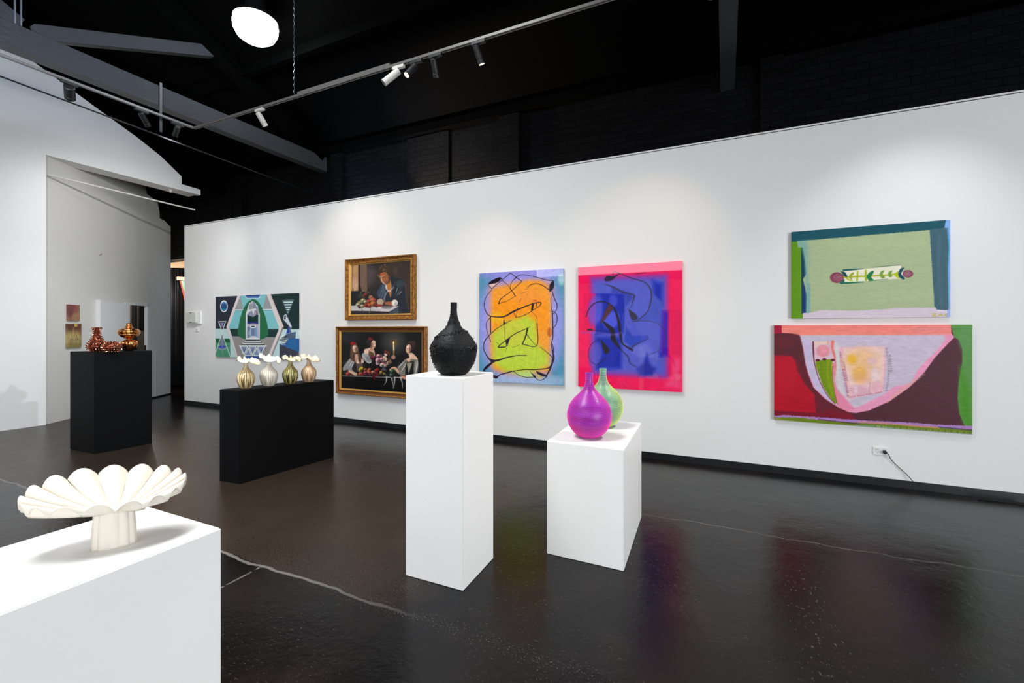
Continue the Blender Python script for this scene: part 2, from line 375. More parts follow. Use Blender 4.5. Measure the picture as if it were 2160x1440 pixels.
for (y, sfx) in ((4.6, 0), (2.8, 1), (1.2, 2)):
    zz = ZE - .1 + SL*(6.45-y)*0.985 - 0.07
    bm = BM()
    for x0, x1 in ((-9.7, -6.92), (-6.74, -0.06), (0.12, 7.99)): box(bm, x0, x1, y-.05, y+.05, zz-.09, zz+.05)
    tag(obj('roof_purlin', bm, M_roof), ('black purlin nearest the brick wall, above the track', 'black purlin halfway up the roof slope', 'black purlin highest up the roof slope')[sfx], 'beam')
# post strap and thin cable below the truss
o = tag(obj('steel_strap', box(BM(), -6.738, -6.732, 3.42, 3.45, 4.1, 4.75), M_blamp0), 'thin steel strap fixed to the truss beside the track corner', 'strap')
o = tag(obj('stay_cable', tube(BM(), [(-7.08, -3, 4.40), (-7.08, 1.5, 4.25), (-7.08, 6.2, 4.08)], 0.010, 6), mat('black_cable', (22, 23, 26), 0.45)), 'long thin black cable crossing under the truss in front of the left wall', 'cable')
# white rail across the recess
o = tag(obj('curtain_rail', tube(BM(), [(-9.60, 3.325, 3.925), (-9.60, 5.50, 3.885)], 0.014, 8), mat('white_rail', (206, 204, 200), 0.4)), 'thin white rail crossing the tall recess opening under the lintel', 'rail')
bm = BM(); lathe(bm, [(0.0, -.065), (.022, -.06), (.028, -.04), (.03, -.015), (.03, 0)], 12)
tag(obj('ceiling_sensor', bm, M_wlamp, smooth=True, loc=(-9.80, 5.17, 4.232)), 'tiny white dome sensor under the lintel of the recess', 'sensor')

# lighting track : a grey rail with a twin groove, along the wall and back along the truss
TZ = 4.30
tr = thing('lighting_track', 'long grey lighting track hung from the roof in an L shape', 'lighting track', (-6.70, 3.83, TZ))
def rail(pts):
    bm = BM()
    for a, b in zip(pts, pts[1:]):
        a = Vector(a); b = Vector(b); d = (b-a).normalized(); s = Vector((-d.y, d.x, 0))
        for off in (-0.0125, 0.0125): bar(bm, a+s*off, b+s*off, 0.011, 0.020)
        bar(bm, a+Vector((0, 0, .012)), b+Vector((0, 0, .012)), 0.036, 0.006)
    return bm
obj('track_rail', rail([(0, 0, 0), (11.9, 0, 0)]), M_alu, tr)
obj('track_rail', rail([(0, 0, 0), (0.0, -6.2, 0)]), M_alu, tr)
obj('cable_duct', bar(BM(), (2.05, 0.01, 0.035), (3.45, 0.01, 0.035), 0.03, 0.03), M_alu, tr)
for x in (1.99, 5.9, 9.4):
    pts = [(x + .006*math.sin(i*1.6), .006*math.cos(i*1.6), .02 + i*0.02) for i in range(72)]
    obj('suspension_chain', tube(BM(), pts, 0.0045, 5), M_rod, tr)

def spot(x, y, label, aim, m, energy=0, size=40, lit=True, vdir=None, color=WARM, L=0.17, r=0.033, axis='x', blend=0.9, group='spotlights on the lighting track'):
    """track spotlight: adapter box in the rail, stem, cylinder body aimed at a point, lens"""
    t = thing('track_spotlight', label, 'spotlight', (x, y, TZ), 0, group)
    bm = box(BM(), -.075, .075, -.018, .018, -.042, -.012, 0.004) if axis == 'x' else box(BM(), -.018, .018, -.075, .075, -.042, -.012, 0.004)
    obj('adapter', bm, m, t)
    obj('stem', tube(BM(), [(-.02 if axis == 'x' else 0, 0, -.04), (-.02 if axis == 'x' else 0, 0, -.075)], 0.009, 8), m, t)
    base = Vector((-.02 if axis == 'x' else 0, 0, -.075))
    d = (Vector(aim) - Vector((x, y, TZ)) - base).normalized()
    bm = BM(); lathe(bm, [(0, -L*.12), (r*.85, -L*.12), (r, -L*.08), (r, L*.62), (r*.93, L*.64), (r*.93, L*.66), (r, L*.68), (r, L*.88), (r*.86, L*.88), (r*.8, L*.84), (0, L*.84)], 24, caps=(False, False))
    bd = obj('lamp_body', bm, m, t, smooth=False); bd.location = base
    q = Vector((0, 0, 1)).rotation_difference(d); bd.rotation_mode = 'QUATERNION'; bd.rotation_quaternion = q
    bm = BM(); lathe(bm, [(0, L*.846), (r*.8, L*.846), (r*.8, L*.86), (0, L*.865)], 20, caps=(False, False))
    ln = obj('lens', bm, M_glow if lit else M_blamp, bd)
    if energy:
        p = Vector((x, y, TZ)) + base + d*(L*1.0)
        light('spot_beam', 'SPOT', p, energy, color, target=aim, spot_size=math.radians(size), spot_blend=blend, shadow_soft_size=0.04)
    return t
spot(-5.33, 3.83, 'white cylinder spotlight alone on the left stretch of track', (-5.2, 5.2, 2.4), M_wlamp, 62, 84, color=(1, .92, .84))
spot(-3.13, 3.83, 'white cylinder spotlight tilted left, beside the glowing lamp', (-4.6, 2.8, 2.6), M_wlamp, 0, 50, lit=False, L=.21, r=.036)
spot(-2.90, 3.83, 'black spotlight with a warm glowing lens beside the white one', (-3.6, 2.4, 2.2), M_blamp, 16, 75, color=(1, .88, .72))
spot(-2.66, 3.83, 'black spotlight with a small crescent of lit lens, middle of the black ones', (-2.95, 5.3, 1.6), M_blamp, 62, 62, color=(1, .80, .58))
spot(-2.16, 3.83, 'black spotlight farthest right on the visible track, lens lit from below', (-1.75, 4.6, 2.2), M_blamp, 28, 70, color=(1, .96, .86))
spot(-6.70, 2.50, 'black square-headed spotlight under the truss, in front of the white left wall', (-9.9, 3.9, 2.4), M_blamp, 6, 80, lit=False, axis='y', r=.05)
spot(-6.70, 3.20, 'dark spotlight under the truss, second from the track corner', (-7.7, 5.3, 2.0), M_blamp, 95, 84, lit=False, axis='y', color=(.96, .96, 1))
spot(-6.70, 3.62, 'dark spotlight under the truss, nearest the track corner', (-10.6, 4.7, 2.2), M_blamp, 215, 90, color=(.97, .97, 1), lit=False, axis='y')
# spots beyond the frame top; those at paintings are added as wall wash
for (x, aim, e, cl, lb) in ((-0.05, (-1.1, 5.3, 1.8), 58, (1, .80, .58), 'at the pink painting, added fill'), (1.9, (1.5, 5.3, 1.8), 95, (.92, .96, 1), 'at the paintings on the right, added fill'), (1.2, (-.8, 3.0, .8), 360, (1, .98, .95), 'down at the short plinth'), (0.9, (-9.64, 2.6, 0.9), 760, (.84, .89, 1), 'across the hall at the left wall')):
    spot(x, 3.83, 'black track spotlight above the frame, aimed ' + lb, aim, M_blamp, e, 68 if aim[0] > -5 else 34, color=cl, blend=.9 if aim[0] > -5 else 1, group='spotlights beyond the top of the frame')
# added spots hidden behind the partition to brighten the brick patch
light('brick_fill_spot', 'SPOT', (-4.3, 5.75, 3.2), 260, (1, .8, .62), target=(-3.9, 6.2, 4.1), spot_size=1.9, spot_blend=.5, shadow_soft_size=.02)
light('brick_fill_spot', 'SPOT', (-5.9, 5.75, 3.2), 180, (.45, .65, 1), target=(-5.6, 6.2, 3.9), spot_size=2.0, spot_blend=.7, shadow_soft_size=.02)

# high-bay lamp
hb = thing('high_bay_lamp', 'dazzling round high-bay lamp hung from the dark roof', 'lamp', (-5.45, 3.86, 5.46))
bm = BM(); lathe(bm, [(0, .30), (.09, .30), (.11, .27), (.13, .10), (.255, .02), (.26, -.01), (.245, -.01), (.24, .01), (0, .012)], 40, caps=(False, False)); obj('housing', bm, M_blamp, hb)
bm = BM(); lathe(bm, [(0.10, .10), (.18, .06), (.238, .0), (.262, -.06), (.255, -.13), (.22, -.20), (.15, -.25), (.07, -.275), (0, -.28)], 40, caps=(False, False)); obj('diffuser', bm, mat('lamp_diffuser', (255, 252, 245), .4, emit=(246, 250, 255), es=45), hb, smooth=True)
obj('hanger', tube(BM(), [(0, 0, .30), (0, 0, .62)], .012, 8), M_blamp, hb)

# ================================================================ plinths
def plinth(c3, h, m, label, cat='plinth', chips=False):
    """c3: left, near, right bottom corners on the floor"""
    a, b, c = [Vector((*p, 0)) for p in c3]; d = a + c - b
    bm = BM(); o = b; v = [a-o, b-o, c-o, d-o]
    prism(bm, [(p.x, p.y) for p in v], 0, h, 'z')
    bmesh.ops.bevel(bm, geom=list(bm.edges), offset=0.004, segments=2, affect='EDGES')
    ob = obj('plinth', bm, m, loc=(o.x, o.y, 0)); tag(ob, label, cat)
    return ob
plinth([(-7.42, 2.775), (-6.858, 2.79), (-6.802, 3.37)], 1.22, M_blackpl, 'tall black plinth carrying the copper and gold vessels')
plinth([(-4.526, 2.822), (-4.247, 2.843), (-4.146, 3.914)], 0.905, M_blackpl, 'long low black plinth carrying the four ruffled vases')
plinth([(-1.762, 2.222), (-1.355, 2.226), (-1.371, 2.63)], 1.219, M_plinth, 'tall narrow white plinth under the black vase')
plinth([(-1.079, 2.839), (-0.566, 2.832), (-0.603, 3.715)], 0.753, M_plinth, 'short wide white plinth under the pink and the green vase')
plinth([(-1.800, 0.865), (-1.372, 0.842), (-1.392, -0.30)][0:1] + [(-1.815, -0.30), (-1.392, -0.30)], 0.9, M_plinth, 'low white plinth in the left foreground under the fan-shaped bowl')

# ================================================================ black barnacled vase
M_bv = mat('matt_black_ceramic', (8, 8, 9), 0.6, spec=.25, bump=0.5, bscale=60, var=.2, rvar=.15)
M_bs = mat('glossy_black_glaze', (14, 14, 15), 0.22, bump=.3, bscale=120)
k = 0.385e-3
pf = [(0,0),(185,0),(195,8),(255,60),(318,170),(352,260),(370,350),(375,390),(367,450),(342,520),(300,590),(255,645),(205,695),(150,740),(112,790),(88,850),(70,900),(57,960),(51,1030),(50,1100),(52,1140),(54,1160),(40,1160),(38,1100)]
pf = [(r*k, z*k) for r, z in pf]; pf = [tuple(p) for p in crom(pf[1:-2], 4)]
bvz = thing('vase', 'matt black bottle vase with barnacle-like spikes on the tall white plinth', 'vase', (-1.52, 2.385, 1.219))
random.seed(4)
bm = BM(); lathe(bm, [(0.0, 0)] + pf + [(.040*.38, pf[-1][1]), (.014, .40)], 64, caps=(False, False)); obj('body', bm, M_bv, bvz, smooth=True)
bm = BM()
def cone(bm, p, n, r, h, seg=5):
    n = n.normalized(); t = n.orthogonal().normalized(); b = n.cross(t)
    ring = [bm.verts.new(p + (t*math.cos(2*PI*i/seg) + b*math.sin(2*PI*i/seg))*r) for i in range(seg)]
    ring2 = [bm.verts.new(p + n*h*.7 + (t*math.cos(2*PI*i/seg) + b*math.sin(2*PI*i/seg))*r*.6) for i in range(seg)]
    tip = bm.verts.new(p + n*h)
    for i in range(seg):
        j = (i+1) % seg; bm.faces.new([ring[i], ring[j], ring2[j], ring2[i]]); bm.faces.new([ring2[i], ring2[j], tip])
def on_surf(pf, a, z):
    r, s = prof_at(pf, z); return Vector((r*math.cos(a), r*math.sin(a), z)), Vector((math.cos(a), math.sin(a), -s*1.0))
for i in range(1500):
    a = random.uniform(0, 2*PI); u = random.random()
    if u < .38: z = (430 + 25*math.sin(a*2) + random.gauss(0, 22))*k
    elif u < .55: z = (640 + 50*math.sin(a+1.5) + random.gauss(0, 12))*k
    elif u < .72: z = random.uniform(800, 1155)*k
    elif u < .80: z = (830 + random.gauss(0, 25))*k
    elif u < .88: z = (150 + 60*math.sin(a+.5) + random.gauss(0, 30))*k
    else: z = random.uniform(120, 700)*k
    z = min(max(z, .01), .445); p, n = on_surf(pf, a, z); s = random.uniform(.5, 1.2)
    if z > .3: s *= .6
    cone(bm, p - n.normalized()*.001, n + Vector([random.gauss(0, .25) for _ in range(3)]), .0032*s, .0075*s)
o = obj('barnacle_spikes', bm, M_bs, bvz); o['kind'] = 'stuff'

# ================================================================ beaded pink and green vases
k = 0.457e-3
pf = [(128,1),(140,6),(213,55),(272,125),(316,220),(330,300),(326,375),(292,480),(238,560),(170,630),(104,700),(72,760),(55,830),(50,900),(53,945),(57,970)]
pf = [tuple(p) for p in crom([(r*k, z*k) for r, z in pf], 5)]
bm = BM(); lathe(bm, [(0, 0)] + pf + [(.021, pf[-1][1]), (.018, .40)], 96, caps=(False, False))
body_me = obj('body', bm, None, smooth=True)
bm = BM()
arc = 0; step = .0066; row = 0; zs = []
for (r0, z0), (r1, z1) in zip(pf, pf[1:]):
    seg = math.hypot(r1-r0, z1-z0)
    n = 0
    while arc <= seg:
        t = arc/seg; zs.append((r0+(r1-r0)*t, z0+(z1-z0)*t, (r1-r0)/seg, (z1-z0)/seg)); arc += step
    arc -= seg
for i, (r, z, dr_, dz_) in enumerate(zs):
    n = max(10, int(2*PI*r/.0063))
    for q in range(n):
        a = 2*PI*(q + .5*(i % 2))/n; ca, sa = math.cos(a), math.sin(a)
        nn = Vector((dz_*ca, dz_*sa, -dr_)); cone(bm, Vector((r*ca, r*sa, z)) - nn*.0005, nn, .0023, .0042, 5)
bead_me = obj('beading', bm, None, smooth=True)
def beaded(loc, label, base, tip, base2=None):
    t = thing('vase', label, 'vase', loc)
    for src, m, st in ((body_me, base, 0), (bead_me, tip, 1)):
        c = src.copy(); c.data = src.data.copy(); C.objects.link(c); c.name = src.name.split('.')[0]; c.data.materials.clear(); c.data.materials.append(m); c.parent = t
        if st: c['kind'] = 'stuff'
    return t
def beadmat(name, c1, c2, rough=.35, sc=(1, 1, 9)):
    return mat(name, c1, rough, rgb2=c2, scale=2.2, stretch=sc)
beaded((-0.852, 3.072, .756), 'magenta and violet bottle vase covered in fine beads, nearer of the pair', beadmat('violet_blue_glaze', (62, 22, 140), (118, 26, 160)), beadmat('hot_pink_beads', (255, 52, 150), (232, 78, 200)))
beaded((-0.852, 3.464, .756), 'green and blue bottle vase covered in fine beads, behind the magenta one', beadmat('blue_teal_glaze', (26, 60, 128), (64, 150, 150)), beadmat('yellow_green_beads', (205, 226, 150), (222, 236, 60), sc=(1.5, 1, 1.5)))
for o in (body_me, bead_me): bpy.data.objects.remove(o)

# ================================================================ ruffled vases
def glaze(name, a, b, c):
    m = bpy.data.materials.new(name); m.use_nodes = True; nt = m.node_tree; N = nt.nodes; L = nt.links
    p = N['Principled BSDF']; p.inputs['Roughness'].default_value = .3
    tc = N.new('ShaderNodeTexCoord'); s0 = N.new('ShaderNodeSeparateXYZ'); L.new(tc.outputs['Object'], s0.inputs[0])
    at = N.new('ShaderNodeMath'); at.operation = 'ARCTAN2'; L.new(s0.outputs[0], at.inputs[0]); L.new(s0.outputs[1], at.inputs[1])
    mp = N.new('ShaderNodeCombineXYZ'); ma = N.new('ShaderNodeMath'); ma.operation = 'MULTIPLY'; ma.inputs[1].default_value = 7.5; L.new(at.outputs[0], ma.inputs[0]); L.new(ma.outputs[0], mp.inputs[0])
    mz = N.new('ShaderNodeMath'); mz.operation = 'MULTIPLY'; mz.inputs[1].default_value = 7; L.new(s0.outputs[2], mz.inputs[0]); L.new(mz.outputs[0], mp.inputs[2])
    n = N.new('ShaderNodeTexNoise'); n.inputs['Scale'].default_value = 1; n.inputs['Detail'].default_value = 1; L.new(mp.outputs[0], n.inputs[0])
    n2 = N.new('ShaderNodeTexNoise'); n2.inputs['Scale'].default_value = 9; L.new(tc.outputs['Object'], n2.inputs[0])
    r = N.new('ShaderNodeValToRGB'); L.new(n.outputs[0], r.inputs[0]); e = r.color_ramp.elements
    e[0].position = .40; e[0].color = (*lin(a), 1); e[1].position = .60; e[1].color = (*lin(c), 1); q = e.new(.49); q.color = (*lin(b), 1)
    sp = N.new('ShaderNodeSeparateXYZ'); L.new(tc.outputs['Object'], sp.inputs[0])
    mr = N.new('ShaderNodeMapRange'); L.new(sp.outputs[2], mr.inputs[0]); mr.inputs[1].default_value = .20; mr.inputs[2].default_value = .275
    mx = N.new('ShaderNodeMix'); mx.data_type = 'RGBA'; L.new(mr.outputs[0], mx.inputs[0]); L.new(r.outputs[0], mx.inputs[6])
    mx2 = N.new('ShaderNodeMix'); mx2.data_type = 'RGBA'; L.new(n2.outputs[0], mx2.inputs[0]); mx2.inputs[6].default_value = (*lin(c), 1); mx2.inputs[7].default_value = (*lin((246, 238, 214)), 1)
    L.new(mx2.outputs[2], mx.inputs[7]); L.new(mx.outputs[2], p.inputs['Base Color'])
    bp = N.new('ShaderNodeBump'); bp.inputs['Strength'].default_value = .3; bp.inputs['Distance'].default_value = .003; L.new(n.outputs[0], bp.inputs['Height']); L.new(bp.outputs[0], p.inputs['Normal'])
    return m
def ruffled(loc, seed, s, h, lobes, tilt, rz, m, label):
    t = thing('vase', label, 'vase', loc, rz, 'ruffled vases on the long black plinth'); k = 0.487e-3*s
    pf = [(96,0),(104,6),(132,50),(156,110),(170,190),(166,250),(140,310),(100,355),(66,400),(48,450),(44,500),(50,530)]
    pf = [tuple(p) for p in crom([(r*k, z*k) for r, z in pf], 4)]
    bm = BM(); lathe(bm, [(0, 0)] + pf, 40, caps=(False, False)); obj('body', bm, m, t, smooth=True)
    rnd = random.Random(seed); ph = [rnd.uniform(0, 6.28) for _ in range(6)]
    bm = BM(); n = 15; r0, z0 = pf[-1]; seg = 120; rows = []
    for i in range(n):
        u = i/(n-1); ring = []
        for q in range(seg):
            a = 2*PI*q/seg
            L_ = 1 + .28*math.cos(a - .3) + .10*math.sin(3*a+ph[0])      # longer to one side
            r = r0 + (h*L_)*u**0.9
            wv = math.sin(lobes*a + ph[1] + .8*math.sin(a+ph[2]))
            z = z0 + .040*s*math.sin(min(1, u*1.3)*PI/2) + .030*s*wv*u - tilt*r*math.cos(a-.3)*u - .030*s*max(0, u-.55)/.45*(.55+.45*wv)
            a2 = a + .20*u*math.cos(lobes*a + ph[1]); ring.append(bm.verts.new((r*math.cos(a2), r*math.sin(a2), z)))
        rows.append(ring)
    for a_, b_ in zip(rows, rows[1:]):
        for q in range(seg): bm.faces.new([a_[q], a_[(q+1)%seg], b_[(q+1)%seg], b_[q]])
    o = obj('ruffled_rim', bm, m, t, smooth=True); md = o.modifiers.new('thickness', 'SOLIDIFY'); md.thickness = .004; md.offset = 0
    return t
ruffled((-4.378, 2.995, .905), 1, 1.0, .078, 6, .26, .25, glaze('cream_brown_glaze', (110, 84, 48), (190, 160, 105), (236, 218, 172)), 'cream ruffle-rimmed vase streaked brown, leftmost of the four on the plinth')
ruffled((-4.345, 3.225, .905), 9, 1.04, .078, 5, .34, .1, glaze('pale_cream_glaze', (196, 184, 160), (226, 216, 198), (244, 238, 224)), 'palest cream ruffle-rimmed vase, second from the left on the plinth')
ruffled((-4.308, 3.455, .905), 5, .98, .074, 7, .18, .2, glaze('olive_brown_glaze', (58, 50, 24), (132, 116, 58), (214, 204, 132)), 'darkest olive-streaked ruffle-rimmed vase, third from the left on the plinth')
ruffled((-4.262, 3.66, .905), 7, .98, .078, 6, .30, .2, glaze('peach_cream_glaze', (168, 126, 86), (212, 176, 134), (242, 214, 178)), 'peach-toned ruffle-rimmed vase, rightmost of the four on the plinth')

# ================================================================ copper and gold vessels
M_cu = mat('dark_copper_lustre', (122, 66, 52), .18, 0.9, bump=.1, bscale=60, var=.2)
M_cu2 = mat('bright_copper_tips', (196, 132, 104), .15, .95)
M_go = mat('rose_gold_lustre', (206, 140, 84), .16, 1.0, bump=.15, bscale=25, var=.12)
def spiky(loc, pf, k, rows, label, name='vase', ns=22):
    pf = [tuple(p) for p in crom([(r*k, z*k) for r, z in pf], 4)]
    t = thing(name, label, 'vase', loc)
    bm = BM(); lathe(bm, [(0, 0)] + pf + [(pf[-1][0]*.85, pf[-1][1]), (pf[-1][0]*.6, pf[-1][1]-.03)], 40, caps=(False, False)); obj('body', bm, M_cu, t, smooth=True)
    bm = BM(); z1 = pf[-1][1]
    for i in range(rows):
        z = z1*(i+.5)/rows; r, s = prof_at(pf, z); n = max(12, int(ns*r/.09))
        for q in range(n):
            a = 2*PI*(q + .5*(i%2))/n; p, nn = on_surf(pf, a, z); cone(bm, p - nn.normalized()*.003, nn.normalized() + Vector((0, 0, .35)), .0105, .023, 6)
    o = obj('spikes', bm, M_cu2, t); o['kind'] = 'stuff'
    return t
spiky((-7.085, 2.905, 1.22), [(105,0),(150,35),(188,85),(205,145),(188,215),(148,280),(104,350),(76,430),(62,520),(60,600),(76,645),(112,682)], .445e-3, 14, 'spiky copper bottle vase with a flared neck, left on the tall black plinth')
spiky((-6.845, 2.955, 1.22), [(110,0),(160,40),(196,90),(200,140),(178,200),(130,250),(92,285)], .445e-3, 6, 'low round spiky copper bowl between the copper bottle and the gold vessel', 'bowl')
t = thing('lidded_vessel', 'shiny rose-gold stacked vessel with ribbed disc body and side handle', 'vessel', (-6.93, 3.17, 1.22))
k = .458e-3
bm = BM(); lathe(bm, [(0, 0)] + [(r*k, z*k) for r, z in crom([(95, 0), (105, 10), (150, 80), (182, 170), (178, 240), (120, 300), (60, 322), (52, 340)], 5)], 60, mod=lambda a, i, r, z: (r*(1+.07*math.cos(9*a))*math.cos(a), r*(1+.07*math.cos(9*a))*math.sin(a), z), caps=(False, False)); obj('lobed_pot', bm, M_go, t, smooth=True)
pr = crom([(52, 338), (110, 362), (190, 410), (238, 465), (256, 520), (250, 560), (215, 600), (150, 628), (104, 640)], 8)
bm = BM(); lathe(bm, [(r*k*(1+.022*math.sin(z*k*PI*2/.016)), z*k) for r, z in pr], 60, caps=(False, False)); obj('disc_body', bm, M_go, t, smooth=True)
bm = BM(); lathe(bm, [(r*k, z*k) for r, z in crom([(104, 640), (88, 655), (92, 672), (72, 685), (80, 702), (60, 715), (66, 735), (58, 752), (62, 768), (40, 782), (0, 786)], 4)], 36, caps=(False, False)); obj('ribbed_neck', bm, M_go, t, smooth=True)
vd = Vector((.905, .4255, 0))
obj('handle', tube(BM(), [tuple(vd*(rr*k) + Vector((0, 0, z*k))) for rr, z in crom([(130, 292), (200, 290), (232, 268), (228, 200), (205, 130), (170, 100)], 6)], .006, 8), M_go, t, smooth=True)

# ================================================================ fan-shaped white bowl
M_sh = mat('cream_bisque_ceramic', (218, 210, 196), .6, var=.03, scale=8, bump=.15, bscale=30)
t = thing('bowl', 'cream fan-shaped pleated bowl on a fluted foot in the left foreground', 'bowl', (-1.535, 0.668, .9), math.radians(57))
bm = BM(); seg = 240; rows = []; n = 22; Nn = 17
def fold(a):  # sharp valleys, round crests
    s = abs(math.sin(Nn*a/2 + .5*math.sin(a) + .35*math.sin(2*a))); return s**0.8
for i in range(n):
    u = i/(n-1); ring = []
    for q in range(seg):
        a = 2*PI*q/seg; ca, sa = math.cos(a), math.sin(a); f = fold(a) - .55
        ax_ = .040 + (.178-.040)*u; by = .024 + (.098-.024)*u
        cx_ = -0.020*u; cy_ = .050*u**1.3
        rr = 1 + .030*f*u
        x = cx_ + ax_*ca*rr; y = cy_ + by*sa*rr
        z = .098 + .030*u + .018*u**2 + .030*sa*u**1.5 + .030*f*u**.8 + .005*math.sin(3*a+1)*u - .016*max(0, ca)**2*u
        ring.append(bm.verts.new((x, y, z)))
    rows.append(ring)
for a_, b_ in zip(rows, rows[1:]):
    for q in range(seg): bm.faces.new([a_[q], a_[(q+1)%seg], b_[(q+1)%seg], b_[q]])
bm.faces.new(rows[0])
o = obj('pleated_dish', bm, M_sh, t, smooth=True); md = o.modifiers.new('thickness', 'SOLIDIFY'); md.thickness = .0045; md.offset = -1
bm = BM()
def flut(a, i, r, z):
    f = 1 + .10*abs(math.sin(5.5*a+.4))
    return (r*1.0*f*math.cos(a), r*.60*f*math.sin(a), z)
lathe(bm, [(.046, 0), (.045, .006), (.0435, .05), (.041, .09), (.040, .102)], 160, mod=flut, caps=(True, True)); obj('fluted_foot', bm, M_sh, t, smooth=True)

# ================================================================ wall fittings
yw = 5.45
t = thing('electrical_box', 'cream square electrical box on the far left of the white picture wall', 'electrical box', (-9.49, yw, 1.725))
M_cream = mat('cream_plastic', (206, 208, 196), .45)
obj('backplate', box(BM(), -.215, .205, -.03, 0, -.125, .125, .006), M_white, t)
cv = obj('cover', box(BM(), -.185, .12, -.075, -.03, -.10, .105, .008), M_cream, t)
for z in (-.085, .095): obj('latch', box(BM(), -.06, 0, -.079, -.075, z-.006, z+.006), M_base, cv)
t = thing('wall_switch', 'small white switch below the electrical box', 'switch', (-9.44, yw, 1.487))
obj('plate', box(BM(), -.06, .06, -.012, 0, -.035, .035, .003), M_white, t); obj('rocker', box(BM(), -.01, .035, -.018, -.012, -.018, .018, .002), M_cream, t)
t = thing('power_outlet', 'white double power point low on the picture wall under the red painting', 'power outlet', (1.355, yw, .328))
M_out = mat('white_plastic', (232, 232, 230), .35)
obj('plate', box(BM(), -.061, .061, -.010, 0, -.037, .037, .003), M_out, t)
for sx in (-.028, .03):
    obj('switch', box(BM(), sx-.013, sx+.013, -.014, -.010, .012, .026, .0015), M_cream, t)
bm = BM()
for dx, dz, rr in ((-.036, -.003, .4), (-.020, -.003, -.4), (-.028, -.016, 0)):
    bar(bm, (dx+math.sin(rr)*.004, -.0105, dz-.004), (dx-math.sin(rr)*.004, -.0105, dz+.004), .0016, .002, up=(0, 1, 0))
obj('socket_slots', bm, M_base, t)
t = thing('extension_cord', 'black plug and cord running from the power point down to the skirting', 'cord', (1.383, yw-.012, .325))
bm = BM(); lathe(bm, [(0, 0), (.014, 0), (.017, .006), (.016, .020), (.011, .036), (.006, .04), (0, .04)], 20, caps=(False, False)); o = obj('plug', bm, M_blamp, t, smooth=True); o.rotation_euler = (PI/2, 0, 0)
obj('cable', tube(BM(), crom([(.004, -.036, -.002), (.022, -.034, -.014), (.045, -.014, -.062), (.10, -.006, -.125), (.160, -.010, -.185), (.205, -.024, -.245)], 6), .0032, 6), M_blamp, t, smooth=True)
tag(obj('fallen_plug', tube(BM(), [(2.02, 5.36, .008), (2.15, 5.35, .007), (2.26, 5.37, .007), (2.34, 5.36, .012)], .006, 6), M_blamp), 'short black lead lying along the skirting at the right end of the wall', 'cord')

# small fixings on the recess wall
p = P(.689, 2.858, 0); o = obj('wall_hook', bar(bar(BM(), (0, 0, -.02), (.03, .02, .02), .006), (.015, .01, 0), (.015, .01, -.06), .006), mat('hook_metal', (120, 118, 112), .4, .6), loc=(p[0], p[1], p[2])); tag(o, 'tiny metal hook high on the grey recess wall', 'hook')

# ================================================================ passage beyond the gap: timber rail, curtain, gilt frame, banner
tag(obj('pale_timber_rail', bar(BM(), (-13.05, 6.68, 3.165), (-11.6, 7.36, 3.14), .06, .17), mat('pale_timber', (200, 170, 135), .6, rgb2=(176, 146, 112), scale=8)), 'pale timber rail above the black curtain in the passage', 'rail')
bm = BM(); cols = []
for i in range(121):
    u = i/120; x = -13.05 + 1.45*u; y = 6.74 + .68*u; w_ = .045*math.sin(i*1.05) + .02*math.sin(i*.37)
    cols.append([bm.verts.new((x - .42*w_, y + .9*w_, z)) for z in (.07, 1.0, 2.0, 3.05)])
for a, b in zip(cols, cols[1:]):
    for q in range(3): bm.faces.new([a[q], b[q], b[q+1], a[q+1]])
o = obj('curtain', bm, mat('black_velvet', (20, 22, 27), .85), smooth=True); o.modifiers.new('t', 'SOLIDIFY').thickness = .006; tag(o, 'long black pleated curtain at the end of the passage', 'curtain')
tag(obj('gilt_frame', prism(BM(), [(-12.74, 6.60), (-12.70, 6.52), (-12.62, 6.56), (-12.66, 6.64)], 0.92, 2.52), mat('old_gold', (176, 132, 48), .4, .5, bump=.5)), 'upright sliver of a gilt frame in front of the black curtain', 'picture frame')
t = thing('painted_banner', 'green and red painted banner just visible beside the partition end', 'banner', (-12.13, 6.72, 2.0))
def bq(name, pts, m, n):
    bm = BM(); d = Vector((.905, .4255, 0)); nn = Vector((.4255, -.905, 0))
    a = [bm.verts.new(d*x + nn*n + Vector((0, 0, z))) for x, z in pts]; b = [bm.verts.new(d*x + nn*(n-.012) + Vector((0, 0, z))) for x, z in pts]
    fs = [bm.faces.new(a), bm.faces.new(b[::-1])] + [bm.faces.new([a[i], a[(i+1)%len(pts)], b[(i+1)%len(pts)], b[i]]) for i in range(len(pts))]
    bmesh.ops.recalc_face_normals(bm, faces=fs); obj(name, bm, m, t)
bq('header_strip', [(-.20, .72), (.6, .66), (.6, .76), (-.20, .80)], mat('peach_cloth', (226, 170, 150), .7), .01)
bq('green_cloth', [(-.10, .70), (.6, .66), (.6, -.1), (.05, .08), (-.03, .45)], mat('mint_cloth', (112, 196, 158), .7), 0)
bq('red_edge', [(-.13, .70), (-.09, .68), (-.02, .42), (.06, .06), (.02, .04), (-.06, .42)], mat('scarlet_cloth', (214, 64, 52), .7), .004)

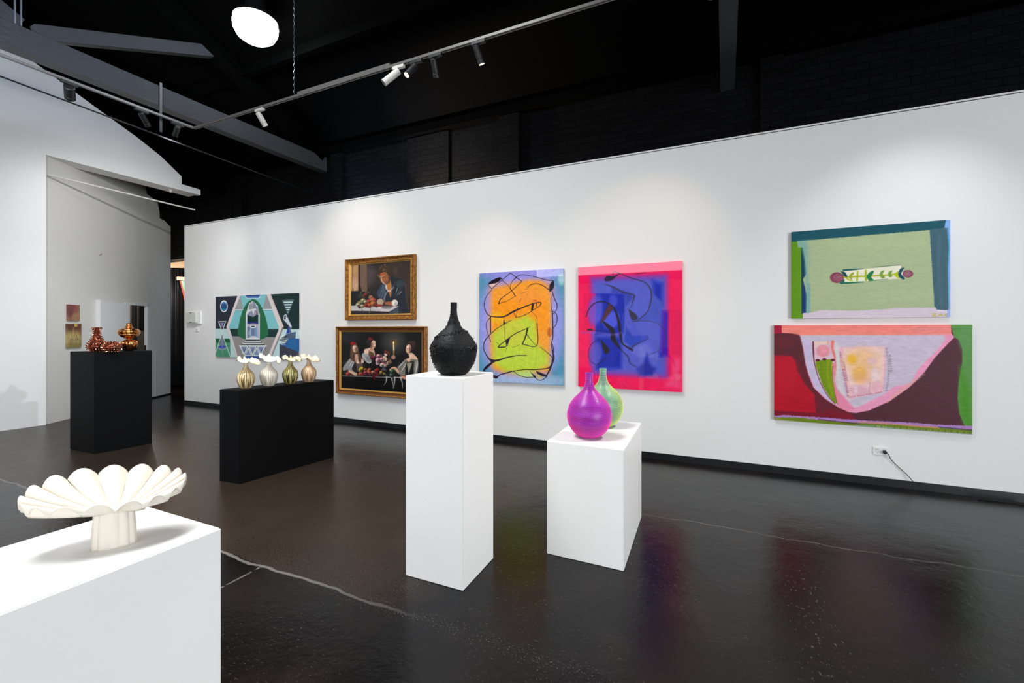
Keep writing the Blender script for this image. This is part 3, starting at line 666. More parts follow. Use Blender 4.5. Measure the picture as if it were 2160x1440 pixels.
# ================================================================ pictures : each canvas is a fine grid whose paint is computed here, stroke by stroke
def homog(src, dst):
    A = []; B = []
    for (x, y), (u, v) in zip(src, dst):
        A.append([x, y, 1, 0, 0, 0, -u*x, -u*y]); B.append(u); A.append([0, 0, 0, x, y, 1, -v*x, -v*y]); B.append(v)
    h = np.linalg.solve(np.array(A, float), np.array(B, float)); return np.append(h, 1).reshape(3, 3)
def vnoise(X, Y, seed=0):
    xi = np.floor(X).astype(np.int64); yi = np.floor(Y).astype(np.int64); fx = X-xi; fy = Y-yi
    fx = fx*fx*(3-2*fx); fy = fy*fy*(3-2*fy)
    def hsh(a, b): h = (a*374761393 + b*668265263 + seed*1442695041) & 0xffffffff; h = ((h ^ (h >> 13))*1274126177) & 0xffffffff; return ((h ^ (h >> 16)) & 0xffff)/65535.0
    return (hsh(xi, yi)*(1-fx) + hsh(xi+1, yi)*fx)*(1-fy) + (hsh(xi, yi+1)*(1-fx) + hsh(xi+1, yi+1)*fx)*fy
class Paint:
    def __init__(s, X, Y, bg, aa): s.X = X; s.Y = Y; s.C = np.empty(X.shape + (3,)); s.C[:] = np.array(bg)/255.0; s.aa = aa
    def _box(s, x0, x1, y0, y1): return np.where((s.X >= x0) & (s.X <= x1) & (s.Y >= y0) & (s.Y <= y1))
    def _mix(s, idx, a, col):
        a = np.clip(a, 0, 1)[..., None]; s.C[idx] = s.C[idx]*(1-a) + (np.array(col)/255.0)*a
    def poly(s, pts, col, a=1.0, soft=None, smooth=0, wob=0):
        soft = soft or s.aa; P_ = crom(list(pts)+[pts[0]], smooth)[:-1] if smooth else pts; P_ = np.array([list(p) for p in P_], float)
        m = soft + wob; idx = s._box(P_[:,0].min()-m, P_[:,0].max()+m, P_[:,1].min()-m, P_[:,1].max()+m)
        x = s.X[idx]; y = s.Y[idx]
        if wob: x = x + (vnoise(x/14, y/14, 3)-.5)*2*wob; y = y + (vnoise(x/14, y/14, 7)-.5)*2*wob
        ins = np.zeros(x.shape, bool); d = np.full(x.shape, 1e9)
        for i in range(len(P_)):
            x0, y0 = P_[i-1]; x1, y1 = P_[i]
            if y0 != y1: ins ^= ((y0 > y) != (y1 > y)) & (x < (x1-x0)*(y-y0)/(y1-y0)+x0)
            dx, dy = x1-x0, y1-y0; t = np.clip(((x-x0)*dx+(y-y0)*dy)/(dx*dx+dy*dy+1e-9), 0, 1)
            d = np.minimum(d, (x-x0-t*dx)**2+(y-y0-t*dy)**2)
        d = np.sqrt(d); d = np.where(ins, d, -d); s._mix(idx, (0.5 + d/(2*soft))*a, col)
    def line(s, pts, w, col, a=1.0, soft=None, smooth=8):
        """w: a width or one width per control point"""
        soft = soft or s.aa; n = len(pts); ws = w if isinstance(w, (list, tuple)) else [w]*n
        P_ = [(p[0], p[1], q) for p, q in zip(pts, ws)]; P_ = crom(P_, smooth) if smooth and n > 2 else P_
        P_ = np.array([list(p) for p in P_], float); m = soft + P_[:,2].max()
        idx = s._box(P_[:,0].min()-m, P_[:,0].max()+m, P_[:,1].min()-m, P_[:,1].max()+m); x = s.X[idx]; y = s.Y[idx]; d = np.full(x.shape, 1e9)
        for (x0, y0, w0), (x1, y1, w1) in zip(P_, P_[1:]):
            dx, dy = x1-x0, y1-y0; t = np.clip(((x-x0)*dx+(y-y0)*dy)/(dx*dx+dy*dy+1e-9), 0, 1)
            d = np.minimum(d, np.sqrt((x-x0-t*dx)**2+(y-y0-t*dy)**2) - (w0+(w1-w0)*t)/2)
        s._mix(idx, (0.5 - d/(2*soft))*a, col)
    def blob(s, cx, cy, rx, ry, col, a=1.0, rot=0, soft=1.0):
        """soft 1: bell shaped; small: hard edge"""
        r = max(rx, ry)*(1+soft); idx = s._box(cx-r, cx+r, cy-r, cy+r); x = s.X[idx]-cx; y = s.Y[idx]-cy; c, q = math.cos(rot), math.sin(rot)
        d = np.sqrt(((x*c+y*q)/rx)**2 + ((-x*q+y*c)/ry)**2); t = np.clip((1+soft*.5-d)/max(soft, s.aa/min(rx, ry)), 0, 1); s._mix(idx, t*t*(3-2*t)*a, col)
    def tex(s, amt, sx, sy, seed=1, mask=None):
        n = (vnoise(s.X/sx, s.Y/sy, seed) - .5)*2*amt + (vnoise(s.X/sx*2.3, s.Y/sy*2.3, seed+5)-.5)*amt; s.C = np.clip(s.C*(1+n[..., None]), 0, 1)

def paint_mat(name, rough, coat=0, bump=0):
    m = bpy.data.materials.new(name); m.use_nodes = True; nt = m.node_tree; N = nt.nodes; L = nt.links; p = N['Principled BSDF']
    p.inputs['Roughness'].default_value = rough; p.inputs['Specular IOR Level'].default_value = .08 if coat else .22; p.inputs['Coat Weight'].default_value = coat; p.inputs['Coat Roughness'].default_value = .02
    at = N.new('ShaderNodeAttribute'); at.attribute_name = 'paint'; L.new(at.outputs['Color'], p.inputs['Base Color'])
    if bump:
        tc = N.new('ShaderNodeTexCoord'); n = N.new('ShaderNodeTexNoise'); n.inputs['Scale'].default_value = 90; L.new(tc.outputs['Object'], n.inputs[0])
        bp = N.new('ShaderNodeBump'); bp.inputs['Strength'].default_value = bump; bp.inputs['Distance'].default_value = .002; L.new(n.outputs[0], bp.inputs['Height']); L.new(bp.outputs[0], p.inputs['Normal'])
    return m
PM_oil = paint_mat('acrylic_on_canvas', .45, bump=.3); PM_var = paint_mat('varnished_oil', .3); PM_res = paint_mat('resin_coated_picture', .35, coat=1.0)

def canvas(name, w, h, depth, corners, fn, bg, m, nu, nv, aa, rows=None, parent=None, rim=None, uv=(0, 1, 0, 1)):
    """picture w x h, hung at its lower left corner on y = 0, front at y = -depth. corners: TL TR BR BL in sketch units.
    rows: optional (v -> u_left, u_right) giving a shaped panel"""
    H = homog([(0, 1), (1, 1), (1, 0), (0, 0)], corners)
    us = np.linspace(0, 1, nu); vs = np.linspace(uv[2], uv[3], nv); U, V = np.meshgrid(us, vs); 
    for j, v in enumerate(vs):
        l, r = rows(v) if rows else (uv[0], uv[1]); U[j] = l + (r-l)*us
    Z = H[2,0]*U + H[2,1]*V + H[2,2]; X = (H[0,0]*U+H[0,1]*V+H[0,2])/Z; Y = (H[1,0]*U+H[1,1]*V+H[1,2])/Z
    p = Paint(X, Y, bg, aa); fn(p); col = p.C
    col = np.where(col <= 0.04045, col/12.92, ((col+0.055)/1.055)**2.4)
    # wrap the edge ring back to the wall
    pad = lambda a: np.pad(a, 1, mode='edge')
    U2, V2 = pad(U), pad(V); D2 = np.full(U2.shape, -depth); D2[0] = D2[-1] = -.002; D2[:, 0] = D2[:, -1] = -.002
    C2 = np.pad(col, ((1, 1), (1, 1), (0, 0)), mode='edge')
    if rim is not None:
        rr = np.array(lin(rim)); C2[0] = rr; C2[-1] = rr; C2[:, 0] = rr; C2[:, -1] = rr
    co = np.stack([U2*w, D2, V2*h], -1).reshape(-1, 3); NV, NU = U2.shape
    ii = np.arange(NV*NU).reshape(NV, NU); q = np.stack([ii[:-1, :-1], ii[:-1, 1:], ii[1:, 1:], ii[1:, :-1]], -1).reshape(-1, 4)
    me = bpy.data.meshes.new(name); me.from_pydata(co.tolist(), [], q.tolist())
    at = me.color_attributes.new('paint', 'FLOAT_COLOR', 'POINT'); rgba = np.ones((NV*NU, 4), np.float32); rgba[:, :3] = C2.reshape(-1, 3); at.data.foreach_set('color', rgba.ravel())
    me.materials.append(m); o = bpy.data.objects.new(name, me); C.objects.link(o)
    if parent: o.parent = parent
    return o

# ---- hot pink and ultramarine resin picture
def p_pink(p):
    PK = (255, 8, 92); BL = (84, 92, 200); DB = (12, 34, 170)
    p.blob(560, 130, 700, 130, (248, 60, 112), .35, soft=1.2)
    for g in range(6): e = 34-g*6; p.poly([(240-e, 285-e), (900+e, 255-e), (905+e, 1165+e), (250-e, 1130+e)], (120, 70, 190) if g < 3 else BL, .38, soft=34)
    p.poly([(250, 300), (885, 270), (890, 1150), (262, 1120)], BL, .9, soft=26)
    p.poly([(240, 400), (535, 402), (520, 780), (250, 790)], DB, .92, soft=9); p.poly([(135, 405), (255, 400), (250, 760), (132, 758)], (236, 0, 82), .8, soft=10)  # saturated panels of the room's reflection, painted into the colour
    p.poly([(790, 270), (895, 300), (890, 520), (800, 470)], DB, .75, soft=22); p.poly([(405, 330), (600, 400), (615, 440), (540, 520), (530, 410), (400, 395)], (52, 66, 176), .7, soft=8)
    p.poly([(250, 810), (500, 810), (500, 1110), (260, 1120)], DB, .9, soft=22); p.poly([(540, 700), (600, 800), (750, 795), (755, 830), (600, 930), (520, 860)], (56, 74, 190), .8, soft=6)
    p.poly([(620, 640), (760, 560), (790, 380), (890, 480), (880, 700), (780, 655), (690, 660)], (70, 84, 190), .6, soft=8)
    p.poly([(880, 560), (960, 560), (950, 1000), (860, 1000)], (70, 10, 170), .7, soft=16); p.poly([(945, 555), (1068, 553), (1070, 975), (945, 985)], (236, 0, 84), .9, soft=12)  # right-hand panels of the same reflection, painted in
    p.blob(250, 560, 70, 150, (98, 92, 214), .75, rot=.1, soft=.6); p.blob(250, 980, 60, 110, (90, 84, 196), .8, rot=.2, soft=.6); p.blob(420, 470, 40, 60, (78, 84, 214), .7, soft=.8)
    p.blob(400, 650, 75, 90, (90, 96, 226), .8, rot=.5, soft=.6); p.blob(690, 940, 90, 60, (116, 118, 214), .6, soft=.8)
    p.poly([(855, 950), (890, 960), (880, 1005), (850, 1000)], DB, .6, soft=14)
    K = (22, 18, 34); G = (52, 52, 84)
    p.line([(162, 625), (185, 560), (235, 500), (310, 478), (380, 500), (430, 545), (465, 640), (485, 760), (500, 860), (540, 900), (600, 935)], [5, 7, 8, 10, 12, 16, 22, 26, 16, 14, 22], K, soft=5)
    p.poly([(310, 650), (370, 690), (430, 740), (445, 830), (500, 940), (470, 915), (400, 840), (395, 770), (340, 700)], K, 1, soft=6, smooth=4)
    p.poly([(345, 560), (385, 500), (420, 540), (380, 600), (330, 660), (300, 680)], (82, 40, 48), .85, soft=8, smooth=4)
    p.poly([(300, 835), (335, 870), (385, 940), (345, 975), (310, 880)], K, 1, soft=6, smooth=4)
    p.line([(300, 840), (225, 870), (185, 950), (200, 1030), (260, 1082)], [5, 5, 6, 5, 4], (44, 30, 90), soft=4); p.line([(265, 1080), (310, 1045), (355, 1010)], 6, K, soft=4)
    p.poly([(335, 265), (360, 235), (420, 235), (480, 210), (440, 250), (400, 280), (345, 285)], (48, 40, 66), .95, soft=5, smooth=4)
    p.line([(415, 228), (430, 195), (470, 205), (540, 235), (620, 262), (720, 295), (775, 360), (780, 460), (745, 570), (660, 650), (600, 665)], [3, 4, 6, 8, 9, 10, 14, 13, 10, 7, 4], G, soft=4)
    p.line([(340, 312), (430, 345), (520, 390), (600, 405), (620, 425), (608, 470), (590, 530)], [3, 16, 13, 12, 16, 9, 6], G, soft=4)
    p.poly([(565, 545), (600, 570), (640, 600), (650, 640), (600, 650), (575, 600)], (48, 46, 74), 1, soft=5, smooth=4)
    p.line([(590, 530), (540, 560), (510, 620), (520, 720), (590, 800), (620, 860), (600, 930)], 4, (64, 74, 150), .8, soft=4); p.line([(620, 665), (700, 658), (790, 665), (870, 705), (920, 780), (915, 860), (850, 940), (750, 985)], [5, 5, 5, 5, 7, 5, 4, 3], G, .9, soft=4)
    p.line([(600, 905), (680, 860), (750, 825), (735, 795)], [14, 7, 6, 4], G, .9, soft=4); p.line([(500, 940), (560, 1000), (580, 1060), (640, 1095)], [14, 14, 14, 6], (40, 46, 96), .8, soft=8)
    p.line([(620, 220), (680, 208), (738, 200)], [2, 4, 2], (70, 14, 50), soft=3); p.line([(180, 748), (215, 745)], 14, K, soft=5); p.line([(215, 750), (410, 762)], 4, K, .8, soft=4)
    p.line([(120, 772), (300, 775), (410, 790), (500, 770)], 16, (140, 96, 190), .45, soft=8); p.line([(520, 410), (528, 560), (505, 660), (515, 800)], 7, (60, 96, 190), .6, soft=6)
    p.poly([(900, 1240), (960, 1180), (980, 1000), (1070, 1000), (1070, 1320), (900, 1300)], (246, 66, 116), .5, soft=14)
    p.poly([(740, 960), (770, 1060), (830, 1110), (800, 1180), (670, 1185), (645, 1110), (700, 1060)], (20, 34, 160), .7, soft=14)  # mirrored silhouette of the pink vase, painted into the picture
    for x, y in ((490, 1265), (520, 1245), (545, 1270)): p.line([(x, y-12), (x+8, y+6), (x+22, y+8)], 5, (250, 90, 136), .7, soft=4)
    p.tex(.03, 40, 40, 4)
o = canvas('painting', 1.207, 1.472, .04, [(88, 155), (1076, 90), (1076, 1335), (88, 1282)], p_pink, (250, 10, 88), PM_res, 300, 360, 3.2)
o.location = (-1.640, 5.45, .792); tag(o, 'glossy hot pink and ultramarine abstract painting with grey brush lines', 'painting')

# ---- orange, lime and lilac resin picture
def p_orange(p):
    TQ = (70, 140, 170); LI = (150, 150, 226)
    p.blob(560, 700, 470, 660, LI, 1, soft=.32); p.blob(570, 110, 520, 110, (150, 146, 224), .9, soft=.8); p.blob(560, 1300, 520, 70, (168, 190, 220), .8, soft=.9)
    p.blob(1000, 200, 40, 60, (176, 216, 222), .8, soft=1)
    p.poly([(205, 300), (300, 250), (870, 220), (885, 560), (880, 1150), (820, 1240), (330, 1220), (215, 1050), (205, 700)], (222, 150, 130), .75, soft=36, smooth=5)
    p.poly([(245, 340), (330, 290), (840, 265), (858, 1100), (800, 1190), (330, 1190), (248, 1050)], (244, 156, 44), 1, soft=24, smooth=5)
    p.poly([(260, 430), (850, 425), (852, 760), (262, 760)], (246, 150, 20), .9, soft=10); p.blob(640, 400, 150, 90, (240, 140, 60), .5, soft=1)
    p.poly([(250, 790), (420, 670), (620, 590), (720, 660), (735, 900), (850, 1000), (850, 1120), (700, 1180), (400, 1190), (262, 1080)], (186, 206, 54), 1, soft=34)
    p.blob(470, 780, 150, 130, (198, 200, 60), .8, soft=.8); p.blob(560, 1090, 260, 120, (188, 212, 60), .9, soft=.8); p.blob(300, 620, 80, 60, (240, 190, 20), .7, soft=1)
    p.blob(870, 775, 26, 50, (186, 92, 30), .8, soft=.6); p.blob(710, 432, 22, 14, (214, 90, 40), .8, soft=.8); p.poly([(420, 1200), (690, 1190), (700, 1270), (560, 1260)], (190, 216, 120), .7, soft=12)
    p.poly([(200, 262), (330, 200), (320, 245), (245, 300)], (226, 190, 180), .6, soft=6); p.poly([(790, 1210), (830, 1240), (760, 1290), (700, 1230)], (190, 170, 120), .8, soft=5)
    p.tex(.035, 26, 26, 2)
    K = (34, 24, 38)
    def l(pts, w, a=1, c=K): p.line(pts, w, c, a, soft=2.6)
    p.poly([(203, 258), (215, 235), (260, 205), (320, 180), (345, 188), (325, 222), (290, 242), (240, 252)], K, soft=3, smooth=3)
    l([(202, 262), (240, 300)], 6); l([(240, 305), (445, 132)], 6); l([(445, 132), (570, 225)], 7); l([(345, 188), (360, 215), (420, 270), (500, 382)], [8, 6, 4, 9]); l([(570, 225), (440, 340), (345, 410), (318, 465)], [6, 6, 8, 10]); l([(318, 465), (400, 440), (498, 385)], [8, 4, 3])
    l([(510, 180), (460, 230), (445, 290), (460, 325)], [10, 4, 5, 6]); l([(505, 180), (560, 152), (640, 158), (740, 180), (830, 205), (912, 215)], [8, 6, 5, 7, 6, 6]); p.poly([(905, 215), (916, 222), (916, 290), (880, 335), (868, 325), (872, 260)], K, soft=3, smooth=3)
    l([(625, 295), (670, 258), (740, 248), (800, 270), (880, 325)], [4, 6, 6, 8, 8]); l([(550, 358), (600, 340), (640, 332)], 2, .7); l([(600, 310), (625, 306)], 3, .7); l([(700, 306), (740, 302)], 3, .7, (150, 70, 30))
    l([(240, 320), (190, 380), (162, 460), (175, 540), (215, 595), (290, 610), (380, 605), (470, 555), (560, 515), (700, 462), (775, 455), (760, 490), (700, 530), (600, 590), (508, 618)], [5, 5, 7, 8, 9, 10, 14, 18, 14, 10, 12, 6, 6, 6, 4])
    l([(508, 618), (525, 510)], 4); l([(475, 548), (505, 612)], 5); l([(690, 470), (680, 530)], 22); l([(725, 465), (735, 500)], 9); l([(560, 410), (545, 450)], 4, .7, (90, 50, 30)); l([(665, 545), (730, 610), (735, 680)], [3, 3, 4], .9)
    l([(230, 605), (232, 780)], 10); l([(228, 618), (190, 660), (183, 720), (205, 800), (235, 880)], [7, 5, 5, 5, 6]); l([(465, 640), (390, 680), (300, 735), (210, 815), (165, 880), (155, 950), (185, 1020), (230, 1075), (300, 1080), (400, 1050), (500, 1030), (620, 1025)], [3, 6, 6, 8, 10, 9, 10, 16, 18, 12, 10, 6])
    p.poly([(375, 625), (382, 660), (395, 690), (365, 690)], K, soft=3); l([(375, 690), (385, 760), (385, 860)], [4, 4, 3], .8); l([(735, 680), (732, 915), (575, 905)], [9, 7, 8], 1); l([(575, 905), (610, 820), (630, 735)], [10, 13, 18]); l([(625, 800), (670, 860), (715, 912)], [10, 4, 3])
    l([(660, 715), (600, 745), (500, 790), (400, 860), (315, 930), (345, 938), (400, 925), (440, 838)], [3, 7, 9, 9, 9, 12, 8, 5]); p.poly([(390, 862), (440, 838), (412, 925), (400, 915)], K, soft=3); l([(298, 885), (320, 905)], 5, .7); l([(470, 940), (510, 925), (545, 910)], 4, .6); l([(405, 940), (390, 990)], 4, .6)
    p.poly([(215, 1058), (300, 1080), (260, 1105), (150, 1205), (155, 1180), (235, 1098)], K, soft=3); l([(300, 1082), (200, 1130), (158, 1195), (215, 1235), (300, 1262)], [8, 9, 14, 9, 6]); p.poly([(150, 1180), (215, 1225), (300, 1245), (320, 1240), (290, 1278), (200, 1240), (150, 1215)], K, soft=3)
    l([(300, 1268), (330, 1235), (420, 1210), (480, 1195), (600, 1178), (700, 1178), (850, 1162), (895, 1110), (900, 1050), (850, 1000), (770, 935)], [12, 9, 14, 8, 8, 10, 10, 14, 10, 6, 4]); l([(480, 1198), (540, 1240), (620, 1262), (705, 1258)], 6)
    l([(900, 330), (920, 400), (950, 470), (945, 530), (900, 580)], [8, 9, 9, 7, 5]); l([(905, 350), (885, 420), (890, 500), (900, 570), (905, 720), (905, 830), (890, 905), (905, 1000), (915, 1060), (870, 1180), (830, 1250)], [3, 3, 5, 12, 12, 10, 8, 14, 16, 16, 10])
    l([(905, 545), (945, 580), (952, 640), (935, 700), (905, 735)], [6, 8, 8, 7, 5]); l([(905, 660), (940, 665)], 3, .7); l([(900, 905), (912, 960), (905, 1040), (892, 1090)], [5, 10, 6, 5]); p.poly([(655, 1195), (720, 1250), (725, 1270), (700, 1262)], K, .8, soft=4); p.poly([(722, 1190), (845, 1240), (830, 1256), (790, 1250), (735, 1222)], K, soft=4); l([(700, 1255), (745, 1290), (790, 1290), (845, 1250)], [6, 6, 7, 6])
    for a_, b_ in (((255, 360), (320, 420)), ((380, 760), (430, 800)), ((550, 950), (540, 1010)), ((735, 920), (720, 1130)), ((500, 1100), (480, 1180)), ((520, 1050), (640, 1110)), ((300, 640), (350, 690)), ((480, 720), (520, 790))): l([a_, b_], 2, .45, (110, 80, 30))
o = canvas('painting', 1.204, 1.468, .04, [(108, 138), (1020, 80), (1018, 1350), (110, 1300)], p_orange, (84, 146, 178), PM_res, 300, 370, 3.2)
o.location = (-3.037, 5.45, .794); tag(o, 'orange, lime and lilac abstract painting with black looping lines', 'painting')

# ---- sage green picture with a patterned cracker shape
def p_green(p):
    p.poly([(150, 240), (1990, 80), (1990, 250), (150, 400)], (8, 80, 92)); p.tex(.04, 200, 20, 3)
    p.poly([(150, 380), (290, 380), (275, 560), (290, 1260), (150, 1260)], (98, 150, 10), smooth=0, soft=4); p.poly([(150, 380), (230, 385), (215, 1260), (150, 1260)], (92, 146, 4), .6, soft=20)
    p.poly([(270, 440), (300, 445), (330, 700), (340, 1195), (275, 1195)], (8, 52, 100), soft=4); p.poly([(272, 440), (300, 470), (305, 830), (275, 830)], (4, 56, 76), soft=4)
    p.poly([(228, 372), (1738, 238), (1745, 560), (1790, 1130), (1500, 1145), (1380, 1135), (900, 1165), (500, 1155), (375, 1190), (330, 1185), (335, 980), (290, 810), (330, 740), (300, 440), (238, 440)], (172, 186, 142), soft=4, wob=3)
    p.poly([(228, 372), (340, 365), (345, 600), (372, 1180), (330, 1185), (325, 900), (310, 600), (275, 440), (238, 440)], (130, 176, 160), .9, soft=16); p.poly([(345, 850), (375, 860), (372, 1190), (330, 1190)], (124, 172, 172), .8, soft=8)
    p.poly([(340, 400), (380, 420), (380, 640), (330, 640)], (150, 178, 160), .5, soft=20); p.blob(1100, 400, 600, 60, (178, 196, 142), .4, soft=1); p.blob(1400, 990, 400, 60, (176, 196, 150), .5, soft=1)
    p.poly([(290, 1190), (375, 1185), (500, 1155), (900, 1162), (1380, 1133), (1790, 1128), (1830, 1150), (1950, 1150), (1950, 1260), (290, 1260)], (220, 200, 212), soft=4, wob=3)
    p.poly([(1735, 235), (1940, 205), (1950, 440), (1940, 700), (1948, 1155), (1820, 1150), (1790, 1110), (1770, 800), (1745, 420)], (62, 98, 110), soft=4, wob=3)
    p.line([(1850, 300), (1840, 700), (1870, 1100)], 40, (76, 112, 124), .5, soft=20); p.line([(1790, 300), (1800, 800)], 18, (50, 84, 98), .5, soft=12)
    p.poly([(1925, 100), (2000, 100), (2000, 1270), (1925, 1270), (1955, 1150), (1940, 700), (1950, 440), (1935, 215), (1905, 210)], (134, 178, 234), soft=4); p.line([(1943, 215), (1952, 440), (1944, 700), (1950, 1130)], 8, (20, 110, 140), .9, soft=4); p.poly([(1990, 100), (2000, 100), (2000, 1270), (1960, 1270)], (172, 160, 220), .8, soft=10)
    p.poly([(1935, 1155), (2000, 1170), (2000, 1260), (1920, 1260)], (164, 186, 236), soft=4); p.poly([(1800, 1150), (1935, 1155), (1935, 1190), (1850, 1180)], (228, 214, 228), .8, soft=5)
    # the cracker
    CR = (238, 232, 206)
    p.line([(750, 700), (850, 695), (980, 685)], [18, 22, 6], (10, 84, 82)); p.poly([(760, 712), (1405, 640), (1425, 740), (1400, 795), (750, 840)], CR, soft=4); p.line([(1080, 665), (1400, 638)], 3, (40, 60, 70))
    p.line([(715, 845), (800, 845), (980, 835)], [16, 18, 8], (14, 104, 78)); p.line([(1040, 822), (1260, 798)], [6, 3], (20, 90, 70))
    p.blob(676, 785, 80, 62, (136, 64, 84), 1, soft=.06); p.blob(1485, 740, 62, 44, (136, 70, 92), 1, soft=.06)
    for cx, cy, s_ in ((690, 785, 1), (1480, 740, .75)):
        for i in range(7):
            a = i*.9; p.line([(cx+10*s_*math.cos(a), cy+8*s_*math.sin(a)), (cx+48*s_*math.cos(a+.5), cy+34*s_*math.sin(a+.5)), (cx+44*s_*math.cos(a+1), cy+36*s_*math.sin(a+1))], 3, (206, 160, 160), .9)
    p.line([(760, 780), (900, 772), (1150, 762), (1400, 738)], 16, (172, 176, 20)); p.line([(765, 780), (830, 820)], 14, (172, 176, 20))
    p.poly([(718, 712), (770, 725), (795, 775), (760, 770), (740, 740)], (6, 70, 80), smooth=3, soft=4); p.poly([(715, 850), (760, 800), (758, 840), (735, 858)], (12, 100, 80), smooth=3, soft=4)
    p.line([(860, 735), (828, 770), (850, 825)], [20, 26, 10], (150, 170, 24)); p.line([(912, 715), (905, 820)], 18, (162, 180, 26)); p.line([(1003, 705), (1005, 810)], 22, (176, 180, 14)); p.line([(1008, 790), (1012, 812)], 14, (150, 170, 24))
    p.poly([(1100, 705), (1060, 715), (1015, 765), (1040, 815), (1095, 815), (1065, 775), (1085, 745)], (22, 122, 60), smooth=4, soft=4)
    p.poly([(1218, 700), (1180, 710), (1162, 750), (1185, 790), (1225, 780), (1200, 755), (1205, 725)], (124, 160, 60), smooth=4, soft=4); p.poly([(1310, 700), (1270, 715), (1258, 750), (1275, 780), (1310, 768), (1295, 745)], (124, 160, 60), smooth=4, soft=4)
    p.poly([(1375, 708), (1330, 738), (1340, 770), (1390, 790)], (186, 198, 20), smooth=3, soft=4); p.poly([(1445, 668), (1400, 680), (1375, 730), (1385, 775), (1430, 805), (1450, 790), (1410, 740)], (6, 68, 88), smooth=4, soft=4)
    # painted signature ZAC
    S = (196, 178, 70)
    p.line([(1758, 1197), (1806, 1196), (1764, 1225), (1814, 1223)], 9, S, soft=4, smooth=0); p.line([(1835, 1224), (1862, 1196), (1888, 1222)], 9, S, soft=4, smooth=0); p.line([(1848, 1214), (1876, 1214)], 7, S, soft=4, smooth=0); p.line([(1938, 1196), (1912, 1200), (1910, 1218), (1936, 1220)], 8, S, soft=4)
    p.tex(.02, 60, 14, 9)
o = canvas('painting', 1.234, .886, .035, [(163, 268), (1972, 118), (1972, 1235), (163, 1250)], p_green, (172, 186, 142), PM_oil, 400, 280, 4.2, rim=None)
o.location = (.619, 5.45, 1.609); tag(o, 'sage green painting of a patterned cracker shape, edged in teal and lilac', 'painting')

